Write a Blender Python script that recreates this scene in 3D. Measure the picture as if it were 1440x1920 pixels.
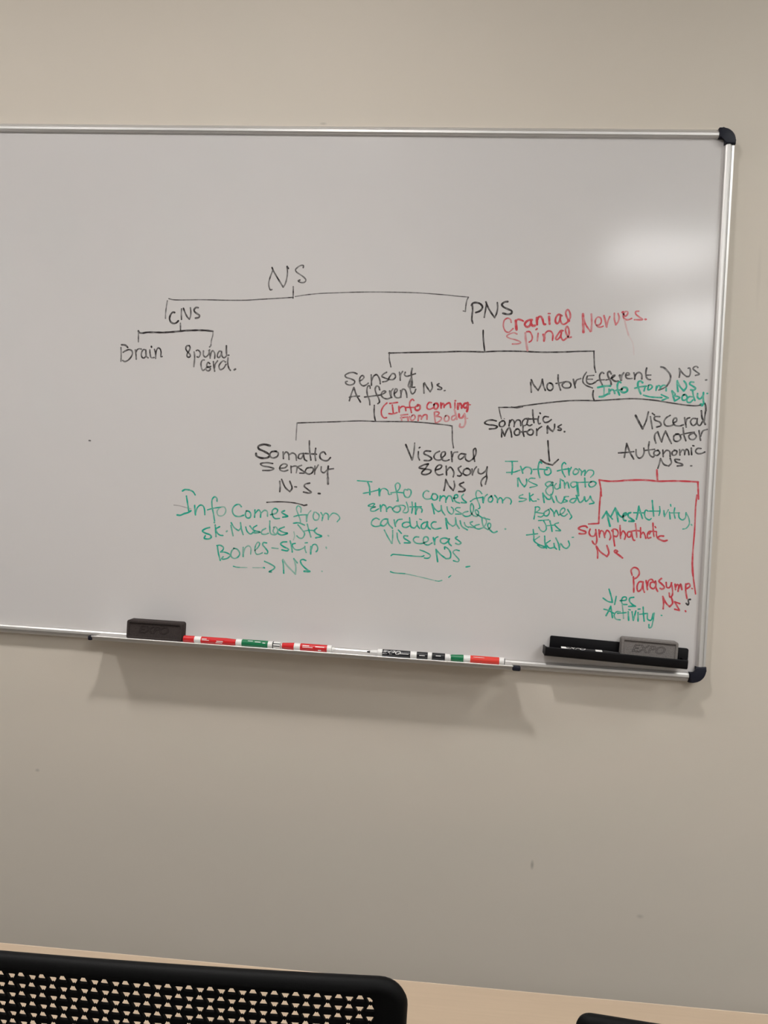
import bpy, bmesh, math, random
from mathutils import Vector, Matrix

# ------------------------------------------------------------------ scene, camera, light
for o in list(bpy.data.objects):
    bpy.data.objects.remove(o)
scene = bpy.context.scene
COL = scene.collection
PI = math.pi

YAW, PITCH, ROLL, FOCAL_PX = -.0916, -.0041, .0540, 1450.0
CAM_POS = Vector((-.5576, -1.7505, 1.5))
fwd = Vector((math.sin(YAW) * math.cos(PITCH), math.cos(YAW) * math.cos(PITCH), math.sin(PITCH)))
side = Vector((math.cos(YAW), -math.sin(YAW), 0))
up = side.cross(fwd)
cam_r = math.cos(ROLL) * side + math.sin(ROLL) * up
cam_u = -math.sin(ROLL) * side + math.cos(ROLL) * up
cam = bpy.data.objects.new('camera', bpy.data.cameras.new('camera'))
COL.objects.link(cam)
cam.matrix_world = Matrix.Translation(CAM_POS) @ Matrix((cam_r, cam_u, -fwd)).transposed().to_4x4()
cam.data.sensor_fit = 'VERTICAL'
cam.data.sensor_height = 24.0
cam.data.lens = FOCAL_PX * 24.0 / 1920.0
cam.data.clip_start = .02
scene.camera = cam

w = bpy.data.worlds.new('world')
scene.world = w
w.use_nodes = True
w.node_tree.nodes['Background'].inputs[0].default_value = (.9, .92, 1, 1)
w.node_tree.nodes['Background'].inputs[1].default_value = .02

scene.view_settings.view_transform = 'Standard'
scene.view_settings.look = 'None'
scene.view_settings.gamma = 1
scene.view_settings.use_curve_mapping = False
scene.view_settings.exposure = -0.05

# ceiling luminaires: (x, y, size x, size y, radiance, colour)
CEILING_Z = 3.1
LAMPS = [
    ('square ceiling light panel above and right of the chairs', .58, -2.98, .62, .66, 18.5, (1, .985, .975)),
    ('square ceiling light panel furthest from the whiteboard', 1.26, -4.50, .72, .86, 25.0, (.98, .98, .975)),
    ('square ceiling light panel nearest the right wall', 1.55, -1.85, .34, .34, 70.0, (.975, .985, .965)),
]
# round downlights along the board wall: (label, x, y, watts, lens radiance, colour)
SPOTS = [
    ('round recessed downlight nearer the left wall', -2.15, -1.00, 52.0, 215, (1, .985, .965)),
    ('round recessed downlight above the middle of the whiteboard', -.98, -1.10, 62.0, 270, (1, .985, .965)),
    ('added round fill light for the upper right of the board wall', 1.00, -.85, 6.0, 205, (.955, .99, .955)),  # added fill, brightens the wall's upper right corner with a faint green tint
]

# ------------------------------------------------------------------ helpers
def tag(o, label=None, cat=None, group=None, kind=None):
    if label: o['label'] = label
    if cat: o['category'] = cat
    if group: o['group'] = group
    if kind: o['kind'] = kind
    return o

def empty(name, loc=(0, 0, 0), rz=0.0, ry=0.0):
    o = bpy.data.objects.new(name, None)
    COL.objects.link(o)
    o.location = loc
    o.rotation_euler = (0, ry, rz)
    o.empty_display_size = .05
    return o

def link(name, bm, mat, parent=None, smooth=None):
    """one mesh object from a bmesh; smooth = auto-smooth angle in degrees"""
    bmesh.ops.recalc_face_normals(bm, faces=bm.faces[:])
    me = bpy.data.meshes.new(name)
    if smooth is not None:
        for f in bm.faces:
            f.smooth = True
        for e in bm.edges:
            if len(e.link_faces) == 2 and e.calc_face_angle(0) > math.radians(smooth):
                e.smooth = False
    bm.to_mesh(me)
    bm.free()
    if not isinstance(mat, (list, tuple)):
        mat = [mat]
    for m in mat:
        me.materials.append(m)
    o = bpy.data.objects.new(name, me)
    COL.objects.link(o)
    if parent is not None:
        o.parent = parent
    return o

def box(bm, x0, x1, y0, y1, z0, z1, bevel=0, seg=2, mi=0, rot=None):
    r = bmesh.ops.create_cube(bm, size=1)
    vs = r['verts']
    c = Vector(((x0 + x1) / 2, (y0 + y1) / 2, (z0 + z1) / 2))
    for v in vs:
        v.co = Vector((v.co.x * (x1 - x0), v.co.y * (y1 - y0), v.co.z * (z1 - z0)))
        if rot is not None:
            v.co = rot @ v.co
        v.co += c
    fs = {f for v in vs for f in v.link_faces}
    if bevel:
        es = list({e for f in fs for e in f.edges})
        r = bmesh.ops.bevel(bm, geom=es, offset=bevel, segments=seg, profile=.5, affect='EDGES')
        fs |= set(r['faces'])
    for f in fs:
        if f.is_valid:
            f.material_index = mi
    return bm

def lathe(bm, prof, axis='x', n=24, mi=None, c=(0, 0, 0)):
    """prof = [(t, radius)] swept round the axis; mi = material index per segment"""
    rings = []
    for t, r in prof:
        ring = []
        for k in range(n):
            a = 2 * PI * k / n
            p = {'x': (t, r * math.cos(a), r * math.sin(a)), 'z': (r * math.cos(a), r * math.sin(a), t)}[axis]
            ring.append(bm.verts.new((p[0] + c[0], p[1] + c[1], p[2] + c[2])))
        rings.append(ring)
    for i in range(len(rings) - 1):
        for k in range(n):
            f = bm.faces.new((rings[i][k], rings[i][(k + 1) % n], rings[i + 1][(k + 1) % n], rings[i + 1][k]))
            if mi: f.material_index = mi[i]
    f = bm.faces.new(rings[0]); f.material_index = mi[0] if mi else 0
    f = bm.faces.new(rings[-1]); f.material_index = mi[-1] if mi else 0
    return bm

def extrude_x(bm, prof, x0, x1, cap=True):
    """closed (y, z) profile extruded from x0 to x1"""
    a = [bm.verts.new((x0, y, z)) for y, z in prof]
    b = [bm.verts.new((x1, y, z)) for y, z in prof]
    n = len(prof)
    for i in range(n):
        bm.faces.new((a[i], a[(i + 1) % n], b[(i + 1) % n], b[i]))
    if cap:
        bm.faces.new(a)
        bm.faces.new(b)
    return bm

def prism_y(bm, pts, y0, y1, bevel=0):
    """closed (x, z) outline extruded from y0 (room side) to y1"""
    a = [bm.verts.new((x, y0, z)) for x, z in pts]
    b = [bm.verts.new((x, y1, z)) for x, z in pts]
    n = len(pts)
    for i in range(n):
        bm.faces.new((a[i], a[(i + 1) % n], b[(i + 1) % n], b[i]))
    fa = bm.faces.new(a)
    bm.faces.new(b)
    if bevel:
        bmesh.ops.bevel(bm, geom=fa.edges[:], offset=bevel, segments=3, profile=.5, affect='EDGES')
    return bm

def text_mesh(s, size, bold=0.0, shear=0.0, sx=1.0):
    """2D mesh of a piece of lettering centred on the origin -> (verts, faces)"""
    cu = bpy.data.curves.new('lettering', 'FONT')
    cu.body = s
    cu.size = size
    cu.align_x = 'CENTER'
    cu.align_y = 'CENTER'
    cu.offset = bold
    cu.shear = shear
    cu.resolution_u = 3
    ob = bpy.data.objects.new('lettering', cu)
    COL.objects.link(ob)
    dg = bpy.context.evaluated_depsgraph_get()
    me = bpy.data.meshes.new_from_object(ob.evaluated_get(dg))
    vs = [(v.co.x * sx, v.co.y) for v in me.vertices]
    fs = [tuple(p.vertices) for p in me.polygons]
    bpy.data.objects.remove(ob)
    bpy.data.curves.remove(cu)
    bpy.data.meshes.remove(me)
    return vs, fs

# ------------------------------------------------------------------ materials
def lin(r, g, b):
    f = lambda c: (c / 255 / 12.92) if c / 255 <= .04045 else ((c / 255 + .055) / 1.055) ** 2.4
    return (f(r), f(g), f(b), 1)

def mat(name, col, rough=.5, metal=0.0, spec=.5, bump=0.0, bscale=200.0, vary=0.0, vscale=30.0, stretch=None, coat=0.0):
    m = bpy.data.materials.new(name)
    m.use_nodes = True
    nt = m.node_tree
    p = nt.nodes['Principled BSDF']
    p.inputs['Base Color'].default_value = col
    p.inputs['Roughness'].default_value = rough
    p.inputs['Metallic'].default_value = metal
    p.inputs['Specular IOR Level'].default_value = spec
    p.inputs['Coat Weight'].default_value = coat
    tc = nt.nodes.new('ShaderNodeTexCoord')
    src = tc.outputs['Object']
    if stretch:
        mp = nt.nodes.new('ShaderNodeMapping')
        mp.inputs['Scale'].default_value = stretch
        nt.links.new(src, mp.inputs['Vector'])
        src = mp.outputs['Vector']
    if vary:
        n = nt.nodes.new('ShaderNodeTexNoise')
        n.inputs['Scale'].default_value = vscale
        n.inputs['Detail'].default_value = 4
        nt.links.new(src, n.inputs['Vector'])
        mx = nt.nodes.new('ShaderNodeMix')
        mx.data_type = 'RGBA'
        mx.inputs[6].default_value = tuple(c * (1 - vary) for c in col[:3]) + (1,)
        mx.inputs[7].default_value = tuple(min(1, c * (1 + vary)) for c in col[:3]) + (1,)
        nt.links.new(n.outputs['Fac'], mx.inputs['Factor'])
        nt.links.new(mx.outputs[2], p.inputs['Base Color'])
    if bump:
        n2 = nt.nodes.new('ShaderNodeTexNoise')
        n2.inputs['Scale'].default_value = bscale
        n2.inputs['Detail'].default_value = 3
        nt.links.new(src, n2.inputs['Vector'])
        b = nt.nodes.new('ShaderNodeBump')
        b.inputs['Strength'].default_value = bump
        b.inputs['Distance'].default_value = .001
        nt.links.new(n2.outputs['Fac'], b.inputs['Height'])
        nt.links.new(b.outputs['Normal'], p.inputs['Normal'])
    return m

def scuffed(m, spots):
    """small dark scuffs on a painted wall: spots = [(centre, radii, strength)]"""
    nt = m.node_tree
    p = nt.nodes['Principled BSDF']
    tc = nt.nodes.new('ShaderNodeTexCoord')
    link_in = p.inputs['Base Color'].links[0].from_socket
    for c, r, k in spots:
        mp = nt.nodes.new('ShaderNodeMapping')
        mp.vector_type = 'POINT'
        mp.inputs['Scale'].default_value = tuple(1 / q for q in r)
        mp.inputs['Location'].default_value = tuple(-a / q for a, q in zip(c, r))
        nt.links.new(tc.outputs['Object'], mp.inputs['Vector'])
        ln = nt.nodes.new('ShaderNodeVectorMath')
        ln.operation = 'LENGTH'
        nt.links.new(mp.outputs['Vector'], ln.inputs[0])
        mr = nt.nodes.new('ShaderNodeMapRange')
        mr.inputs['From Min'].default_value = 1.0
        mr.inputs['From Max'].default_value = .2
        mr.inputs['To Max'].default_value = k
        nt.links.new(ln.outputs['Value'], mr.inputs['Value'])
        mx = nt.nodes.new('ShaderNodeMix')
        mx.data_type = 'RGBA'
        mx.inputs[7].default_value = (.06, .05, .045, 1)
        nt.links.new(mr.outputs['Result'], mx.inputs['Factor'])
        nt.links.new(link_in, mx.inputs[6])
        link_in = mx.outputs[2]
    nt.links.new(link_in, p.inputs['Base Color'])

BOARD_COL = (.618, .590, .580, 1)
def ink_mat(name, col):
    """dry marker ink on the enamel: as dense as the pen left it (attribute 'ink_load'), mottled where it beads"""
    m = bpy.data.materials.new(name)
    m.use_nodes = True
    nt = m.node_tree
    p = nt.nodes['Principled BSDF']
    p.inputs['Roughness'].default_value = .20
    p.inputs['Specular IOR Level'].default_value = .25
    at = nt.nodes.new('ShaderNodeAttribute')
    at.attribute_name = 'ink_load'
    tc = nt.nodes.new('ShaderNodeTexCoord')
    n = nt.nodes.new('ShaderNodeTexNoise')
    n.inputs['Scale'].default_value = 150
    n.inputs['Detail'].default_value = 3
    nt.links.new(tc.outputs['Object'], n.inputs['Vector'])
    mr = nt.nodes.new('ShaderNodeMapRange')
    mr.inputs['From Min'].default_value = .3
    mr.inputs['From Max'].default_value = .7
    mr.inputs['To Min'].default_value = .82
    mr.inputs['To Max'].default_value = 1.12
    nt.links.new(n.outputs['Fac'], mr.inputs['Value'])
    mu = nt.nodes.new('ShaderNodeMath')
    mu.operation = 'MULTIPLY'
    mu.use_clamp = True
    nt.links.new(at.outputs['Fac'], mu.inputs[0])
    nt.links.new(mr.outputs['Result'], mu.inputs[1])
    mx = nt.nodes.new('ShaderNodeMix')
    mx.data_type = 'RGBA'
    mx.inputs[6].default_value = BOARD_COL
    mx.inputs[7].default_value = col
    nt.links.new(mu.outputs[0], mx.inputs['Factor'])
    nt.links.new(mx.outputs[2], p.inputs['Base Color'])
    return m

def glow_mat(name, col, strength):
    m = bpy.data.materials.new(name)
    m.use_nodes = True
    nt = m.node_tree
    nt.nodes.remove(nt.nodes['Principled BSDF'])
    e = nt.nodes.new('ShaderNodeEmission')
    e.inputs[0].default_value = (*col, 1)
    e.inputs[1].default_value = strength
    nt.links.new(e.outputs[0], nt.nodes['Material Output'].inputs['Surface'])
    return m

MW = mat('wall_paint', (.625, .562, .486, 1), .65, spec=.25, bump=.10, bscale=420, vary=.018, vscale=2.2)
MW_SIDE = mat('side_wall_paint', (.66, .65, .62, 1), .65, spec=.25, bump=.10, bscale=420)
M_CEIL = mat('ceiling_tile', (.86, .85, .83, 1), .9, spec=.1, bump=.3, bscale=150, vary=.04, vscale=60)
M_CARPET = mat('carpet', (.11, .105, .10, 1), .95, spec=.1, bump=.8, bscale=600, vary=.3, vscale=300)
M_SKIRT = mat('skirting_paint', (.35, .34, .32, 1), .5)
M_DOOR = mat('door_veneer', (.34, .30, .25, 1), .45, vary=.08, vscale=12, stretch=(6, 6, .5))
M_STEEL = mat('satin_steel', (.6, .6, .6, 1), .35, metal=1)
M_BOARD = mat('enamel_board', BOARD_COL, .145, spec=.27, vary=.012, vscale=3)
M_ALU = mat('anodised_aluminium', (.70, .68, .665, 1), .46, metal=.8, vary=.03, vscale=40, stretch=(.2, 8, 8))
M_ALU_V = mat('anodised_aluminium_upright', (.70, .68, .665, 1), .46, metal=.8, vary=.03, vscale=40, stretch=(8, 8, .2))
M_NAVY = mat('navy_black_plastic', (.008, .009, .018, 1), .5, spec=.25)
M_BLACK = mat('black_plastic', (.0042, .0038, .0050, 1), .5, spec=.18)
M_CHAIR = mat('black_chair_plastic', (.0016, .0015, .0016, 1), .6, spec=.14, bump=.15, bscale=900)
M_CHAIR_EDGE = M_CHAIR
M_FABRIC = mat('black_seat_fabric', (.012, .012, .014, 1), .9, spec=.1, bump=.6, bscale=700)
M_FELT_D = mat('dark_felt', (.052, .042, .040, 1), .95, spec=.1, bump=1.0, bscale=900, vary=.35, vscale=500)
M_FELT_G = mat('grey_felt', (.22, .20, .19, 1), .95, spec=.1, bump=1.0, bscale=900, vary=.35, vscale=500)
M_FELT_D_MARK = mat('dark_felt_pressed', (.022, .018, .018, 1), .95, spec=.05)
M_FELT_G_MARK = mat('grey_felt_pressed', (.062, .054, .052, 1), .95, spec=.05)
M_TABLE = mat('pale_wood_laminate', (.50, .382, .275, 1), .42, spec=.35, vary=.06, vscale=9, stretch=(1.2, 22, 22))
M_TABLE_EDGE = mat('edge_highlight', (.62, .50, .38, 1), .4, spec=.4)  # paler than the top: paints the highlight along the table's far edge
M_RED = mat('red_plastic', (.60, .018, .022, 1), .25, spec=.5, coat=.3)
M_ORED = mat('orange_red_plastic', (.72, .045, .030, 1), .3, spec=.5, coat=.3)
M_GREEN = mat('green_plastic', (.004, .17, .065, 1), .3, spec=.5, coat=.2)
M_INKBLACK = mat('black_marker_plastic', (.012, .012, .015, 1), .25, spec=.5, coat=.3)
M_WHITE = mat('white_plastic', (.78, .76, .74, 1), .35, spec=.45)
M_NIB = mat('felt_nib', (.02, .02, .02, 1), .9)
INK_LOAD = {'black': 1.0, 'green': 1.16, 'red': 1.1}
INK = {
    'black': ink_mat('black_ink', (.042, .036, .037, 1)),
    'green': ink_mat('green_ink', (.022, .37, .265, 1)),
    'red': ink_mat('red_ink', (.56, .060, .078, 1)),
}

# ------------------------------------------------------------------ room
XL, XR, YB = -2.98, 2.60, -5.60
def slab(name, *b, m):
    bm = bmesh.new()
    box(bm, *b)
    return tag(link(name, bm, m), kind='structure')

scuffed(MW, [((-.344, 0, .724), (.005, .05, .013), .42), ((-.104, 0, .633), (.010, .05, .006), .22),
             ((-1.509, 0, .837), (.007, .05, .005), .30), ((-.906, 0, 2.3735), (.010, .05, .004), .25),
             ((.072, 0, 2.05), (.006, .05, .09), .06)])
slab('wall_front', XL, XR, 0, .12, 0, CEILING_Z, m=MW)
slab('wall_back', XL, XR, YB - .12, YB, 0, CEILING_Z, m=MW_SIDE)
slab('wall_left', XL - .12, XL, YB - .12, .12, 0, CEILING_Z, m=MW_SIDE)
slab('wall_right', XR, XR + .12, YB - .12, .12, 0, CEILING_Z, m=MW_SIDE)
slab('floor', XL - .12, XR + .12, YB - .12, .12, -.1, 0, m=M_CARPET)
slab('ceiling', XL - .12, XR + .12, YB - .12, .12, CEILING_Z, CEILING_Z + .1, m=M_CEIL)
slab('baseboard_front', XL, XR, -.012, 0, 0, .10, m=M_SKIRT)

# tall veneered door and its side panel in the left wall, behind the camera
d = empty('door_1', (XL, -3.40, 0))
tag(d, kind='structure')
bm = bmesh.new(); box(bm, 0, .04, -.50, .56, 0, 3.08, .003)
link('door_leaf', bm, M_DOOR, d)
bm = bmesh.new(); box(bm, .04, .075, -.44, -.41, .95, 1.25, .006)
link('door_handle', bm, M_STEEL, d)

# ceiling luminaires
for i, (lab, x, y, sx, sy, e, c) in enumerate(LAMPS):
    r = empty('ceiling_light', (x, y, CEILING_Z))
    tag(r, lab, 'ceiling light', 'recessed ceiling light panels')
    bm = bmesh.new()
    t = .022
    box(bm, -sx / 2 - t, sx / 2 + t, -sy / 2 - t, -sy / 2, -.014, 0, .002)
    box(bm, -sx / 2 - t, sx / 2 + t, sy / 2, sy / 2 + t, -.014, 0, .002)
    box(bm, -sx / 2 - t, -sx / 2, -sy / 2, sy / 2, -.014, 0, .002)
    box(bm, sx / 2, sx / 2 + t, -sy / 2, sy / 2, -.014, 0, .002)
    link('frame', bm, M_WHITE, r)
    bm = bmesh.new()
    box(bm, -sx / 2, sx / 2, -sy / 2, sy / 2, -.010, -.002)
    link('diffuser', bm, glow_mat('lit_diffuser', c, e), r)

for lab, x, y, p, e, c in SPOTS:
    r = empty('downlight', (x, y, CEILING_Z))
    tag(r, lab, 'downlight', 'round downlights above the board wall')
    bm = bmesh.new()
    prof = [(0, .095), (-.006, .094), (-.008, .088), (-.006, .074), (-.001, .072)]
    rings = [[bm.verts.new((q * math.cos(2 * PI * k / 32), q * math.sin(2 * PI * k / 32), z)) for k in range(32)] for z, q in prof]
    for ra, rb in zip(rings, rings[1:]):
        for k in range(32):
            bm.faces.new((ra[k], ra[(k + 1) % 32], rb[(k + 1) % 32], rb[k]))
    link('trim_ring', bm, M_WHITE, r, smooth=40)
    bm = bmesh.new()
    lathe(bm, [(-.0035, .0722), (-.0005, .0722)], 'z', 32)
    link('lens', bm, glow_mat('lit_lens', c, e), r)
    ld = bpy.data.lights.new('downlight_beam', 'SPOT')
    ld.energy = p
    ld.color = c
    ld.spot_size = math.radians(112)
    ld.spot_blend = 1.0
    ld.shadow_soft_size = .07
    lo = bpy.data.objects.new('downlight_beam', ld)
    COL.objects.link(lo)
    lo.parent = r
    lo.location = (0, 0, -.012)

# ------------------------------------------------------------------ whiteboard
ZT = 2.3603                 # top of the board
BH, BW = 1.2, 2.4
ZB = ZT - BH
board = empty('whiteboard', (0, 0, ZT))
tag(board, 'large white dry-erase board with aluminium frame covered in handwritten diagram notes', 'whiteboard')
# everything on the board is in metres from its top right corner: x to the left is negative, z down is negative
PANEL_Y = -.016
bm = bmesh.new()
box(bm, -BW + .012, -.012, PANEL_Y, -.004, -BH + .012, -.012)
panel = link('writing_surface', bm, M_BOARD, board)
tag(panel, 'glossy white writing surface')

RAIL = [(0, 0), (0, -.0115), (.0012, -.0165), (.0062, -.0214), (.0068, -.0206), (.0076, -.0224),
        (.0115, -.0246), (.0165, -.0243), (.0195, -.0222), (.0215, -.0160), (.0215, 0)]   # (in from the edge, y)
CAPL = .0335
RAIL_UPRIGHT = [(0, 0), (0, -.0165), (.0012, -.0205), (.0062, -.0220), (.0068, -.0206), (.0076, -.0224)] + RAIL[6:]
def rail(name, side_name):
    bm = bmesh.new()
    prof = RAIL if side_name in ('top', 'bottom') else RAIL_UPRIGHT
    def ring(s):
        out = []
        for dd, y in prof:
            if side_name == 'top': out.append(bm.verts.new((s, y, -dd)))
            elif side_name == 'bottom': out.append(bm.verts.new((s, y, -BH + dd)))
            elif side_name == 'right': out.append(bm.verts.new((-dd, y, s)))
            else: out.append(bm.verts.new((-BW + dd, y, s)))
        return out
    a, b = ((-BW + CAPL, -CAPL) if side_name in ('top', 'bottom') else (-BH + CAPL, -CAPL))
    ra, rb = ring(a), ring(b)
    for i in range(len(RAIL)):
        j = (i + 1) % len(RAIL)
        bm.faces.new((ra[i], ra[j], rb[j], rb[i]))
    bm.faces.new(ra); bm.faces.new(rb)
    return link(name, bm, M_ALU if side_name in ('top', 'bottom') else M_ALU_V, board, smooth=28)
for s in ('top', 'bottom', 'left', 'right'):
    rail('frame_rail', s)

for sx, sz in ((0, 0), (0, 1), (1, 0), (1, 1)):
    pts = []
    R_ = .0275
    L = CAPL + .002
    pts.append((-L, 0))
    for k in range(9):
        a = PI / 2 - k * PI / 2 / 8
        pts.append((-R_ + R_ * math.cos(a), -R_ + R_ * math.sin(a)))
    pts.append((0, -L))
    pts.append((-.0222, -L))
    for k in range(5):
        a = k * PI / 2 / 4
        pts.append((-.0222 - .005 + .005 * math.cos(a), -.0222 - .005 + .005 * math.sin(a)))
    pts.append((-L, -.0222))
    q = [((-BW - x) if sx else x, (-BH - z) if sz else z) for x, z in pts]
    bm = bmesh.new()
    prism_y(bm, q, -.0268, 0, .003)
    c = link('corner_cap', bm, M_NAVY, board, smooth=35)
    tag(c, 'navy-black rounded plastic corner cap')

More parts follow.
